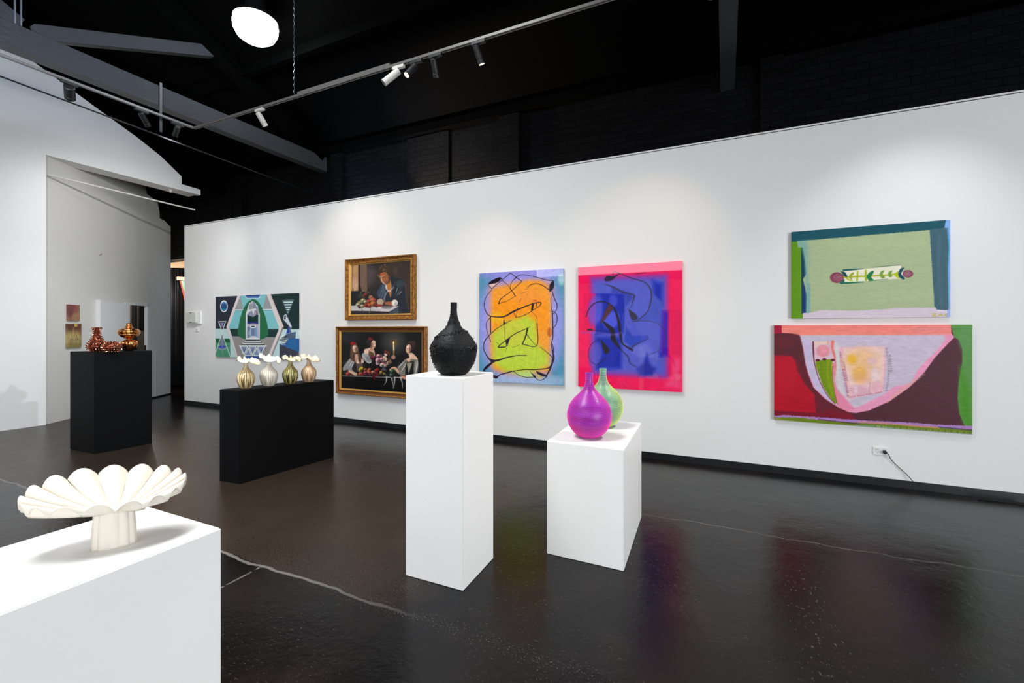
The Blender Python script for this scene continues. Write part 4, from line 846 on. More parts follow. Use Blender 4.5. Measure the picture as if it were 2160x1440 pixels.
# ---- red, maroon and lilac picture
def p_red(p):
    DP = (82, 38, 50); MR = (104, 30, 44)
    p.poly([(50, 60), (900, 60), (900, 1150), (50, 1010)], MR); p.poly([(820, 940), (2040, 100), (2040, 1180), (900, 1060)], DP, soft=8); p.poly([(70, 155), (320, 160), (380, 500), (250, 380), (70, 380)], (92, 36, 44), .8, soft=20); p.blob(160, 250, 90, 60, (120, 34, 48), .5, soft=1)
    p.poly([(60, 370), (230, 380), (270, 420), (290, 520), (370, 660), (460, 760), (470, 900), (480, 945), (300, 935), (60, 920)], (186, 12, 38), smooth=0, soft=6); p.blob(180, 560, 110, 160, (196, 22, 46), .6, soft=1); p.blob(330, 860, 150, 50, (176, 4, 34), .7, soft=1)
    p.poly([(60, 925), (480, 945), (820, 960), (860, 1010), (60, 975)], (128, 12, 34), .8, soft=10); p.poly([(600, 900), (830, 950), (850, 1000), (480, 960)], (132, 20, 40), .6, soft=16)
    # bowl
    p.poly([(305, 150), (1810, 150), (1850, 190), (1760, 280), (1650, 400), (1550, 540), (1400, 690), (1200, 830), (1000, 920), (870, 945), (810, 938), (700, 890), (560, 800), (450, 690), (400, 560), (370, 450), (350, 300), (325, 190)], (244, 158, 190), soft=5)
    p.poly([(1550, 560), (1300, 750), (1180, 840), (1240, 760), (1420, 640)], (232, 170, 150), .8, soft=14)
    p.poly([(315, 165), (1740, 165), (1755, 215), (1680, 320), (1560, 430), (1480, 520), (1420, 640), (1350, 668), (1250, 680), (1150, 760), (1000, 830), (870, 890), (760, 800), (700, 760), (690, 860), (740, 900), (600, 820), (470, 700), (410, 560), (380, 470), (350, 300)], (208, 192, 210), soft=10)
    p.poly([(345, 200), (440, 240), (440, 400), (480, 560), (560, 700), (660, 840), (740, 890), (600, 820), (470, 700), (400, 540), (370, 380)], (206, 190, 220), .8, soft=10)
    p.poly([(650, 240), (720, 280), (720, 560), (770, 780), (860, 870), (1000, 820), (900, 870), (820, 900), (720, 820), (670, 600)], (222, 214, 212), .8, soft=14); p.blob(850, 850, 90, 26, (202, 192, 204), .7, soft=1)
    # salmon band
    p.poly([(130, 60), (1815, 60), (1815, 160), (1300, 166), (320, 168), (240, 155), (135, 150)], (252, 134, 124), soft=4); p.poly([(130, 110), (900, 120), (1815, 140), (1815, 165), (300, 168)], (250, 140, 120), .6, soft=14); p.blob(1600, 110, 200, 40, (240, 140, 134), .6, soft=1)
    p.poly([(55, 60), (136, 60), (138, 152), (55, 160)], (172, 20, 52), soft=4)
    # green right
    p.poly([(1808, 55), (2040, 55), (2040, 1100), (1955, 1085), (1900, 960), (1880, 800), (1890, 640), (1925, 440), (1925, 300), (1890, 220), (1845, 190)], (90, 148, 68), soft=5); p.poly([(1900, 480), (2000, 700), (2035, 1090), (1950, 1080), (1900, 900)], (72, 144, 28), .8, soft=30); p.blob(1950, 220, 60, 120, (100, 152, 92), .5, soft=1)
    # left slice with the green wedge
    p.poly([(440, 235), (655, 235), (660, 300), (680, 460), (640, 480), (640, 410), (470, 430), (455, 330)], (228, 190, 206), soft=4); p.blob(545, 330, 66, 62, (238, 150, 162), 1, soft=.4); p.poly([(460, 236), (590, 236), (590, 262), (500, 270), (465, 300)], (240, 206, 190), .9, soft=8); p.line([(590, 236), (592, 262)], 8, (230, 170, 90))
    p.line([(640, 240), (636, 300), (660, 390), (668, 460)], [34, 26, 22, 10], (236, 128, 120)); p.poly([(636, 440), (680, 470), (660, 620), (690, 740), (740, 880), (800, 930), (690, 880), (650, 700)], (238, 134, 140), smooth=0, soft=8); p.poly([(680, 700), (780, 810), (860, 900), (800, 935), (690, 870)], (238, 138, 170), .9, soft=12)
    p.poly([(470, 425), (640, 408), (632, 480), (640, 600), (655, 740), (680, 845), (660, 850), (600, 770), (540, 670), (500, 550), (475, 480)], (120, 148, 6), soft=4); p.line([(600, 430), (590, 560), (640, 780)], 16, (150, 170, 10), .6, soft=10); p.line([(630, 430), (628, 560), (650, 720)], 6, (176, 170, 20), .8, soft=5); p.line([(520, 450), (540, 600), (610, 760)], 14, (100, 132, 0), .6, soft=10)
    p.line([(448, 238), (450, 330), (462, 450), (510, 620), (590, 770), (665, 852)], [14, 16, 9, 7, 7, 6], (116, 34, 48)); p.line([(640, 480), (638, 600), (660, 740), (684, 850)], [4, 4, 4, 5], (110, 60, 20))
    for x, y in ((493, 420), (558, 411), (642, 418)): p.blob(x, y, 22, 13, (98, 20, 52), 1, soft=.2)
    # soft glowing square
    p.poly([(700, 290), (1160, 280), (1165, 500), (1140, 740), (790, 810), (760, 640), (720, 480)], (240, 180, 190), .9, soft=10); p.poly([(745, 300), (1150, 288), (1150, 480), (1135, 725), (800, 775), (790, 600), (750, 440)], (246, 206, 196), .95, soft=12)
    p.blob(930, 430, 150, 120, (246, 190, 130), .8, soft=1.2); p.blob(830, 410, 46, 46, (244, 186, 50), .9, soft=1.3); p.blob(905, 560, 70, 80, (244, 184, 90), .85, soft=1.1); p.blob(940, 600, 90, 50, (236, 160, 120), .4, soft=1.2); p.blob(1030, 430, 50, 40, (238, 190, 196), .8, soft=1); p.blob(1060, 560, 30, 70, (242, 214, 216), .9, soft=1); p.blob(900, 720, 110, 50, (226, 168, 188), .8, soft=1); p.blob(1080, 690, 60, 60, (238, 176, 190), .8, soft=1); p.line([(1010, 640), (1000, 740)], 10, (214, 140, 172), .7, soft=8); p.blob(870, 715, 18, 40, (238, 206, 216), .8, soft=1)
    rnd = random.Random(3); K = (70, 34, 48)
    for i in range(30):
        t = i/29; x = 712 + 78*t; y = 345 + 430*t; w_ = 15 if i > 4 else 10; c = (196, 140, 30) if 3 < i < 11 else K
        p.line([(x-w_/2, y+rnd.uniform(-4, 4)), (x+w_/2+4, y+rnd.uniform(-6, 4))], 3.6, c, .9, soft=2)
        if 6 < i < 20: p.line([(x+16, y-10), (x+26, y-2)], 3.2, K, .8, soft=2)
    for i in range(26):
        t = i/25; x = 1160 + (28*math.sin(t*3) if t < .6 else 28*math.sin(1.8) - (t-.6)*60); y = 300 + 420*t
        p.line([(x, y+3), (x+16+rnd.uniform(-3, 8), y-rnd.uniform(-2, 5))], 3.2, K, .85, soft=2)
        if 3 < i < 15: p.line([(x+24, y+4), (x+40, y)], 3.2, K, .8, soft=2)
    for i in range(26):
        t = i/25; x = 808 + 312*t; y = 790 - 50*t
        if i % 7 != 5: p.line([(x, y+rnd.uniform(-2, 7)), (x+rnd.uniform(-2, 7), y-rnd.uniform(3, 12))], 3.4, (120, 40, 58), .9, soft=2)
    # ragged bottom border
    p.poly([(60, 972), (150, 962), (400, 978), (850, 1012), (1400, 1040), (1700, 1062), (2040, 1078), (2040, 1110), (1700, 1100), (1000, 1050), (600, 1028), (60, 985)], (176, 130, 196), soft=4, wob=4)
    p.poly([(60, 985), (300, 990), (600, 1020), (860, 1040), (1050, 1050), (1500, 1075), (2040, 1110), (2040, 1180), (1500, 1130), (880, 1085), (500, 1050), (60, 1010)], (108, 130, 24), soft=4, wob=4)
    p.line([(900, 1030), (1200, 1050), (1500, 1080), (1700, 1092)], 12, (220, 140, 110), .9, soft=5); p.line([(60, 1000), (200, 1020), (500, 1048)], 7, (190, 180, 150), .8, soft=4); p.line([(870, 1070), (1100, 1080), (1400, 1112), (2030, 1160)], 9, (130, 176, 196), .8, soft=6)
    p.line([(500, 1005), (700, 1030), (900, 1052)], 8, (70, 30, 60), .8, soft=4); p.line([(1690, 1085), (1850, 1100), (2030, 1118)], 9, (60, 40, 110), .8, soft=4)
    for i in range(46): x = 1060 + i*21; y = 1060 + (x-1060)*.072; p.line([(x, y+8), (x+3, y+24)], 4, (214, 180, 90) if i % 3 else (60, 60, 30), .7, soft=2)
    p.tex(.03, 50, 16, 11)
o = canvas('painting', 1.538, .981, .035, [(65, 75), (2027, 67), (2027, 1160), (65, 1010)], p_red, (100, 30, 44), PM_oil, 470, 300, 3.8)
o.location = (.465, 5.45, .559); tag(o, 'red, maroon and lilac painting of a pale bowl shape with green edges', 'painting')

# ---- geometric triptych
def p_geo(p):
    W = (236, 242, 240)
    def P4(pts, c, **k): p.poly(pts, c, **k)
    # side panels
    P4([(150, 200), (560, 200), (560, 626), (150, 626)], (34, 40, 56)); P4([(150, 626), (560, 626), (560, 1020), (150, 1020)], (196, 226, 222))
    P4([(780, 180), (1200, 180), (1200, 632), (780, 632)], (12, 44, 44)); P4([(780, 632), (1200, 632), (1200, 1020), (780, 1020)], (200, 226, 226))
    p.blob(286, 363, 45, 71, W, 1, soft=.03); p.blob(286, 366, 34, 56, (24, 88, 148), 1, soft=.04)
    for y, c in ((323, (60, 140, 200)), (345, (16, 30, 70)), (373, (16, 30, 70)), (398, (40, 150, 170))): p.line([(256, y), (316, y)], 7, c)
    P4([(216, 539), (313, 537), (265, 670)], W); P4([(229, 548), (299, 547), (265, 645)], (30, 34, 44)); P4([(243, 556), (287, 556), (265, 615)], (140, 140, 190))
    P4([(186, 742), (345, 742), (358, 758), (362, 965), (186, 965)], (28, 100, 66)); P4([(186, 790), (360, 790), (364, 965), (186, 965)], (74, 152, 112))
    P4([(262, 690), (312, 870), (225, 870)], (120, 132, 160)); P4([(214, 838), (265, 822), (318, 836), (266, 868)], (38, 78, 178)); P4([(214, 840), (266, 868), (318, 838), (318, 858), (266, 888), (214, 860)], (150, 160, 186))
    p.line([(262, 686), (190, 905)], 7, W, smooth=0); p.line([(264, 686), (366, 965)], 7, W, smooth=0); p.line([(266, 700), (268, 960)], 11, (130, 140, 160), smooth=0)
    P4([(963, 296), (1104, 288), (1036, 468)], (110, 122, 120)); P4([(975, 306), (1096, 300), (1036, 455)], (22, 60, 62))
    for i in range(5): y = 312 + i*29; hw = 54 - i*11.5; P4([(1034-hw, y), (1036+hw, y-2), (1036+hw-6, y+15), (1034-hw+6, y+16)], (214, 236, 236) if i < 4 else (160, 220, 220))
    P4([(984, 520), (1016, 462), (1080, 600), (1072, 624)], (206, 214, 226)); p.blob(1001, 494, 20, 36, (228, 232, 236), 1, rot=.25, soft=.06); p.blob(1001, 494, 14, 28, (60, 64, 76), 1, rot=.25, soft=.06); p.blob(1002, 494, 6, 14, (190, 196, 206), 1, rot=.25, soft=.1)
    P4([(1043, 586), (1014, 684), (1075, 668)], (34, 60, 170)); P4([(1043, 586), (1052, 610), (1075, 668), (1052, 676)], (96, 110, 140))
    P4([(1005, 690), (1125, 660), (1122, 745), (1040, 745), (985, 758)], (78, 98, 124)); P4([(940, 800), (1150, 888), (1150, 990), (938, 990)], (58, 62, 76))
    P4([(1040, 745), (1160, 738), (1160, 895), (945, 812), (1000, 800)], (30, 92, 152))
    for j in range(7):
        for i in range(8):
            cx = 985+i*23+(j % 2)*11; cy = 760+j*20
            if cy < 812 + (cx-945)*.38 and cx < 1146 and cx > 1050-j*16: p.line([(cx-9, cy), (cx, cy+8), (cx+9, cy)], 5, (60, 134, 190), .8, smooth=4)
    for i in range(6): y = 700+i*11; P4([(1000-i*12, y), (1030-i*6, y-3), (1012-i*4, y+3), (985-i*10, y+6)], (20, 26, 30)) ; P4([(940, 722), (1010, 692), (1000, 704), (945, 730)], W)
    for i in range(7): y = 742+i*11; P4([(950+i*3, y), (1015+abs(3-i)*3, y-4), (1040-i*6, y+1), (955, y+6)], (30, 34, 40) if i % 2 else (226, 232, 234))
def p_hex(p):
    W = (236, 242, 240); P4 = lambda pts, c, **k: p.poly(pts, c, **k)
    p.C[:] = np.array((232, 218, 214))/255
    hexa = [(497, 238), (800, 224), (944, 606), (808, 962), (470, 962), (361, 606)]
    P4(hexa, (132, 204, 208))
    P4([(497, 238), (514, 330), (528, 402), (432, 402)], (160, 164, 162)); P4([(800, 224), (782, 300), (757, 398), (867, 398)], (160, 162, 162))
    p.line([(436, 408), (864, 404)], 11, W, smooth=0); p.line([(430, 416), (868, 412)], 3, (60, 90, 100), smooth=0)
    P4([(366, 618), (940, 622), (940, 640), (906, 724), (400, 716)], (12, 52, 48)); P4([(398, 714), (908, 724), (808, 970), (470, 970)], (156, 152, 148)); P4([(361, 606), (944, 606), (940, 632), (368, 628)], (130, 200, 206))
    P4([(540, 238), (740, 230), (712, 272), (572, 272)], (66, 110, 180)); p.line([(542, 240), (574, 272), (710, 272), (738, 232)], 8, (220, 236, 240), smooth=0); P4([(560, 236), (720, 230), (706, 244), (580, 246)], (14, 60, 110))
    P4([(460, 690), (830, 690), (742, 752), (548, 752)], (84, 164, 124)); P4([(640, 280), (690, 300), (740, 366), (780, 460), (808, 560), (820, 690), (742, 748), (548, 748), (468, 690), (476, 600), (496, 500), (530, 400), (580, 320)], (32, 112, 70), smooth=4)
    # tower
    P4([(558, 455), (598, 332), (640, 300), (700, 360), (724, 455), (724, 745), (558, 745)], (232, 236, 240)); P4([(578, 462), (706, 462), (706, 562), (578, 562)], (8, 48, 44)); P4([(578, 545), (706, 545), (706, 575), (578, 570)], (26, 50, 130))
    P4([(578, 572), (706, 574), (712, 735), (576, 735)], (178, 190, 216)); P4([(622, 620), (664, 620), (664, 720), (622, 720)], (110, 138, 180)); P4([(664, 620), (690, 600), (694, 735), (664, 712)], (146, 166, 200))
    p.blob(642, 586, 58, 24, (196, 180, 190), 1, soft=.08); p.blob(642, 600, 42, 20, W, 1, soft=.06); p.blob(644, 601, 28, 9, (10, 40, 40), 1, soft=.1)
    P4([(578, 735), (622, 712), (664, 712), (712, 735), (712, 745), (578, 745)], (230, 232, 240))
    P4([(640, 300), (598, 338), (592, 400), (640, 400)], (216, 214, 222)); P4([(640, 300), (690, 370), (655, 400), (640, 400)], (150, 156, 176)); P4([(572, 458), (640, 400), (650, 490), (600, 475)], (150, 158, 182)); P4([(640, 400), (690, 420), (700, 450), (650, 490)], (176, 160, 180)); P4([(640, 382), (655, 400), (672, 380), (660, 420), (650, 470), (636, 420), (610, 410)], W); P4([(640, 300), (652, 390), (640, 395)], (90, 96, 112))
    for i in range(6): p.line([(600, 345+i*11), (632, 341+i*11)], 4, (50, 54, 66), smooth=0)
    for i in range(6): p.line([(676+i*2, 382+i*13), (706+i*3, 379+i*13)], 5, (50, 54, 66) if i else (26, 60, 150), smooth=0)
    for i in range(10): p.line([(578, 610+i*13), (600+12*math.sin(i*.8+.5), 606+i*13)], 5, (30, 34, 44), smooth=0)
    # striped base
    for i in range(7):
        y = 742+i*12.5; f = i/6; l_ = 562 - 74*f**1.6; r_ = 722 + 78*f**1.6; P4([(l_, y), (r_, y), (r_+8*f+2, y+12), (l_-8*f-2, y+12)], W if i % 2 == 0 else (34, 30, 30))
    P4([(500, 826), (790, 826), (735, 985), (550, 985)], (28, 88, 60))
    for cx in (540, 640, 738):
        P4([(cx-54, 826), (cx+54, 826), (cx, 948)], W); P4([(cx-34, 838), (cx+34, 838), (cx, 918)], (128, 146, 182)); P4([(cx-6, 880), (cx+20, 860), (cx, 918)], (90, 106, 146))
    for cx in (589, 689):
        P4([(cx, 826), (cx+52, 946), (cx-52, 946)], W); P4([(cx, 862), (cx+32, 934), (cx-32, 934)], (128, 146, 182)); p.line([(cx, 830), (cx-46, 944)], 3, (40, 60, 60), smooth=0); p.line([(cx, 830), (cx+46, 944)], 3, (40, 60, 60), smooth=0)
    P4([(556, 950), (724, 950), (716, 985), (562, 985)], (56, 84, 180))
GC = [(187, 252), (1147, 213), (1150, 985), (187, 955)]
Hg = np.linalg.inv(homog([(0, 1), (1, 1), (1, 0), (0, 0)], GC))
def g2u(x, y): v = Hg @ np.array([x, y, 1.0]); return v[0]/v[2], v[1]/v[2]
hx = [g2u(*q) for q in ((462, 241), (832, 226), (984, 605), (838, 975), (458, 968), (330, 605))]
def lerp_rows(pl):  # v -> u on a polyline sorted by falling v
    pl = sorted(pl, key=lambda q: q[1]); us = [q[0] for q in pl]; vs = [q[1] for q in pl]; return lambda v: float(np.interp(v, vs, us))
Lh = lerp_rows([hx[0], hx[5], hx[4]]); Rh = lerp_rows([hx[1], hx[2], hx[3]])
t = thing('painting', 'geometric three-panel painting with a hexagonal centre, white striped tower on green', 'painting', (-8.806, 5.45, .978))
canvas('side_panel', 2.233, 1.138, .03, GC, p_geo, (34, 40, 56), PM_oil, 90, 160, 3.0, rows=lambda v: (0, Lh(v)-.004), parent=t)
canvas('side_panel', 2.233, 1.138, .03, GC, p_geo, (34, 40, 56), PM_oil, 120, 160, 3.0, rows=lambda v: (Rh(v)+.004, 1), parent=t)
canvas('hexagon_panel', 2.233, 1.138, .055, GC, p_hex, (232, 218, 214), PM_oil, 200, 200, 3.0, rows=lambda v: (Lh(v), Rh(v)), parent=t, rim=(214, 180, 172))

# ---- gilt-framed oil paintings
def giltmat():
    m = mat('gilt_ornament', (178, 122, 52), .38, .55, rgb2=(132, 82, 34), scale=30, bump=.9, bscale=70); return m
M_gilt = giltmat(); M_lip = mat('gilt_inner_lip', (214, 164, 84), .3, .6, bump=.3, bscale=90); M_giltd = mat('dark_gilt_cove', (104, 60, 26), .45, .4, bump=.6, bscale=80)
def frame(parent, w, h, fw, depth):
    """mitred moulding around a w x h opening-to-outside rectangle"""
    prof = [(0, .002), (0, depth*.75), (fw*.12, depth), (fw*.25, depth*.95), (fw*.36, depth*.72), (fw*.62, depth*.62), (fw*.74, depth*.70), (fw*.82, depth*.52), (fw, depth*.40), (fw, .003)]
    def ring(bm, i0, i1):
        R = []
        for t_, d_ in prof[i0:i1]: R.append([bm.verts.new((t_, -d_, t_)), bm.verts.new((w-t_, -d_, t_)), bm.verts.new((w-t_, -d_, h-t_)), bm.verts.new((t_, -d_, h-t_))])
        for a, b in zip(R, R[1:]):
            for q in range(4): bm.faces.new([a[q], a[(q+1)%4], b[(q+1)%4], b[q]])
        return bm
    mo = obj('moulding', ring(BM(), 0, 5), M_gilt, parent); obj('cove', ring(BM(), 4, 7), M_giltd if h > .99 else M_gilt, parent); obj('inner_lip', ring(BM(), 6, 10), M_lip, parent)
    bm = BM(); n = int(w/.022)      # row of carved beads
    for k_ in range(n): 
        for z in (fw*.14, h-fw*.14): bmesh.ops.create_icosphere(bm, subdivisions=1, radius=.0075, matrix=Matrix.Translation(((k_+.5)*w/n, -depth*.97, z)))
    n = int(h/.022)
    for k_ in range(n):
        for x in (fw*.14, w-fw*.14): bmesh.ops.create_icosphere(bm, subdivisions=1, radius=.0075, matrix=Matrix.Translation((x, -depth*.97, (k_+.5)*h/n)))
    o = obj('carved_beading', bm, M_gilt, mo, smooth=True); o['kind'] = 'stuff'
def p_man(p):
    p.C[:] = np.array((36, 32, 32))/255
    p.blob(1120, 560, 330, 420, (62, 50, 42), .9, soft=1); p.blob(650, 480, 120, 220, (66, 58, 56), .8, soft=1); p.poly([(580, 330), (740, 420), (640, 640), (590, 700)], (92, 84, 80), .45, soft=40)
    # window and curtain
    p.poly([(300, 280), (440, 270), (440, 745), (310, 750)], (176, 132, 92)); p.blob(385, 640, 50, 110, (214, 172, 140), .9, soft=1); p.blob(380, 380, 45, 70, (190, 150, 84), .7, soft=1); p.line([(343, 290), (347, 740)], 12, (86, 54, 34), smooth=0)
    for i in range(14): p.line([(356+i*5.5, 300), (360+i*5.2+4*math.sin(i), 500), (358+i*5.4, 735)], 3, (110, 78, 50) if i % 2 else (226, 190, 150), .4)
    p.poly([(437, 270), (470, 268), (470, 740), (440, 740)], (56, 38, 34)); p.poly([(470, 266), (585, 258), (590, 760), (500, 745), (470, 640)], (112, 88, 70))
    for i in range(9): p.line([(480+i*12, 290), (500+i*9, 480), (475+i*14, 640)], 6, (140, 112, 90) if i % 2 else (84, 64, 52), .5, soft=4)
    p.poly([(310, 750), (480, 740), (560, 900), (480, 990), (310, 990)], (30, 30, 34)); p.line([(315, 800), (440, 800)], 5, (52, 52, 58), smooth=0); p.line([(315, 840), (420, 840)], 5, (48, 48, 54), smooth=0)
    # coat
    p.poly([(830, 620), (900, 600), (990, 500), (1080, 520), (1190, 550), (1230, 680), (1260, 880), (1290, 1120), (1300, 1160), (900, 1160), (880, 930), (760, 850), (740, 760), (790, 680)], (38, 42, 48), smooth=4); p.blob(1150, 620, 70, 60, (52, 66, 72), .9, soft=1); p.poly([(830, 640), (900, 620), (900, 860), (880, 930), (770, 850), (750, 770)], (58, 68, 84), .9, soft=12)
    for a_, b_, c_ in (((850, 650), (830, 760), (790, 840)), ((870, 640), (862, 760), (830, 860)), ((895, 640), (890, 780), (870, 900)), ((1120, 640), (1090, 740), (1050, 820)), ((1160, 690), (1110, 780), (1080, 830)), ((1060, 600), (1020, 720), (1010, 800))): p.line([a_, b_, c_], [3, 7, 3], (150, 160, 176), .65, soft=3)
    p.line([(1170, 745), (1125, 800)], 6, (214, 216, 220), .9); p.line([(1100, 690), (1080, 760)], 5, (180, 186, 196), .8)
    p.poly([(900, 620), (985, 560), (1000, 700), (985, 860), (930, 720)], (176, 108, 44), soft=6); p.poly([(895, 630), (920, 650), (940, 760), (900, 700)], (206, 200, 196), soft=5); p.line([(985, 600), (1000, 700), (990, 850)], [10, 10, 4], (150, 140, 140), .8); p.line([(985, 740), (930, 760), (890, 830), (880, 920)], [14, 22, 24, 10], (110, 118, 130), .9); p.blob(962, 742, 32, 18, (206, 170, 150), .95, soft=.4); p.line([(985, 720), (1040, 680)], 10, (170, 176, 196), .8)
    # head
    p.blob(878, 520, 76, 112, (150, 92, 54), 1, rot=-.2, soft=.2); p.poly([(870, 560), (960, 470), (985, 600), (900, 640)], (150, 92, 50), soft=6); p.blob(925, 550, 40, 60, (150, 90, 56), 1, soft=.4)
    p.line([(830, 520), (838, 570), (880, 625), (900, 630)], [8, 10, 8, 4], (226, 206, 190), .9); p.line([(800, 505), (850, 495), (885, 480)], [10, 9, 4], (214, 180, 156), .9); p.blob(840, 468, 44, 22, (176, 84, 50), .9, soft=.6); p.poly([(940, 480), (985, 520), (970, 600), (920, 630), (950, 560)], (78, 58, 60), .9, soft=8); p.blob(905, 600, 18, 14, (96, 62, 60), .9, soft=.5); p.line([(850, 520), (880, 505)], 5, (60, 36, 26))
    p.poly([(770, 500), (752, 430), (790, 340), (860, 285), (930, 300), (980, 380), (985, 500), (950, 480), (900, 430), (840, 430), (795, 470), (800, 510)], (64, 48, 36), smooth=4)
    rh = random.Random(12)
    for i in range(60): x = rh.uniform(775, 965); y = rh.uniform(305, 430) if x < 930 else rh.uniform(340, 480); a = rh.uniform(0, 6.3); p.line([(x, y), (x+14*math.cos(a), y+14*math.sin(a)), (x+22*math.cos(a+1), y+22*math.sin(a+1))], [5, 4, 2], rh.choice([(122, 98, 74), (96, 74, 54), (34, 26, 22), (48, 36, 28), (150, 128, 104)]), .6, soft=3)
    p.blob(888, 304, 12, 14, (150, 124, 102), .6, soft=1); p.line([(768, 470), (790, 510)], 12, (150, 130, 110), .7)
    # shadow face on the wall
    p.blob(1070, 400, 40, 70, (84, 68, 60), .5, soft=1); p.line([(1225, 600), (1245, 700), (1250, 850), (1290, 1050)], 14, (96, 80, 64), .6, soft=12)
    # table
    p.poly([(310, 995), (560, 985), (880, 1010), (1130, 1000), (960, 1095), (700, 1085), (310, 1082)], (196, 188, 188)); p.poly([(310, 1080), (700, 1085), (960, 1094), (950, 1170), (310, 1170)], (34, 28, 36)); p.poly([(960, 1094), (1130, 1000), (1120, 1160), (950, 1160)], (52, 62, 72), soft=5)
    for x in (1040, 1075, 1100): p.line([(x, 1040), (x-6, 1140)], 6, (110, 124, 140), .6)
    p.blob(920, 1020, 90, 26, (120, 110, 108), .9, soft=.5); p.poly([(880, 930), (1010, 915), (1040, 1000), (890, 970)], (160, 92, 60), soft=5); p.blob(1055, 945, 52, 56, (226, 216, 204), 1, soft=.2); p.blob(1075, 970, 22, 40, (160, 150, 150), .7, soft=.7)
    # fruit and flowers
    for x, y, r, c in ((520, 905, 40, (196, 190, 130)), (470, 950, 44, (150, 146, 90)), (430, 980, 36, (206, 200, 160)), (505, 1000, 34, (196, 190, 140)), (560, 805, 30, (176, 30, 50)), (530, 830, 26, (110, 24, 30)), (650, 850, 36, (196, 130, 100)), (680, 900, 50, (196, 100, 60)), (620, 920, 44, (176, 70, 50)), (690, 960, 52, (206, 120, 60)), (620, 990, 44, (206, 90, 50)), (570, 990, 34, (160, 40, 30)), (720, 900, 30, (170, 60, 60)), (745, 985, 36, (120, 30, 34)), (460, 1018, 26, (56, 50, 70)), (560, 930, 30, (214, 196, 170))):
        p.blob(x, y, r, r*.9, tuple(v*.85 for v in c), 1, soft=.5); p.blob(x+r*.4, y+r*.4, r*.7, r*.6, (24, 14, 12), .55, soft=1.1); p.blob(x-r*.2, y-r*.25, r*.4, r*.3, tuple(min(255, v+40) for v in c), .6, soft=1)
    rnd = random.Random(8)
    for i in range(60): x = rnd.uniform(420, 700); y = rnd.uniform(740, 1040); a = rnd.uniform(0, 6.3); p.line([(x, y), (x+26*math.cos(a), y+26*math.sin(a))], [6, 2], rnd.choice([(70, 80, 44), (120, 120, 70), (40, 50, 34), (200, 180, 130), (190, 60, 50)]), .75)
    for i in range(5): p.line([(560-i*30, 860), (500-i*8, 800), (450+i*20, 730+i*5)], [6, 5, 2], (76, 92, 60), .8)
    p.line([(640, 840), (640, 770), (660, 715)], [6, 5, 2], (70, 86, 66)); p.line([(650, 1040), (640, 1090), (625, 1115)], 12, (112, 120, 70), .9); p.line([(500, 1050), (530, 1100)], 12, (100, 108, 70), .8)
    p.blob(810, 930, 58, 56, (206, 176, 150), 1, soft=.15)
    for i in range(6): p.line([(755+i*3, 895+i*20), (800, 880+i*22), (860, 900+i*18)], 5, (70, 40, 40), .8)
    p.blob(805, 990, 60, 22, (150, 60, 50), .9, soft=.4); p.line([(770, 1028), (830, 1022)], 14, (226, 216, 200)); p.tex(.05, 14, 14, 5)
t = thing('framed_painting', 'gilt-framed dark oil painting of a person in a robe leaning over fruit', 'painting', (-5.472, 5.45, 1.640))
frame(t, 1.356, .966, .094, .07)
o = canvas('canvas', 1.176, .824, .026, [(310, 290), (1325, 205), (1325, 1145), (315, 1165)], p_man, (36, 32, 32), PM_var, 240, 170, 4.4, parent=t); o.location = (.090, 0, .071)

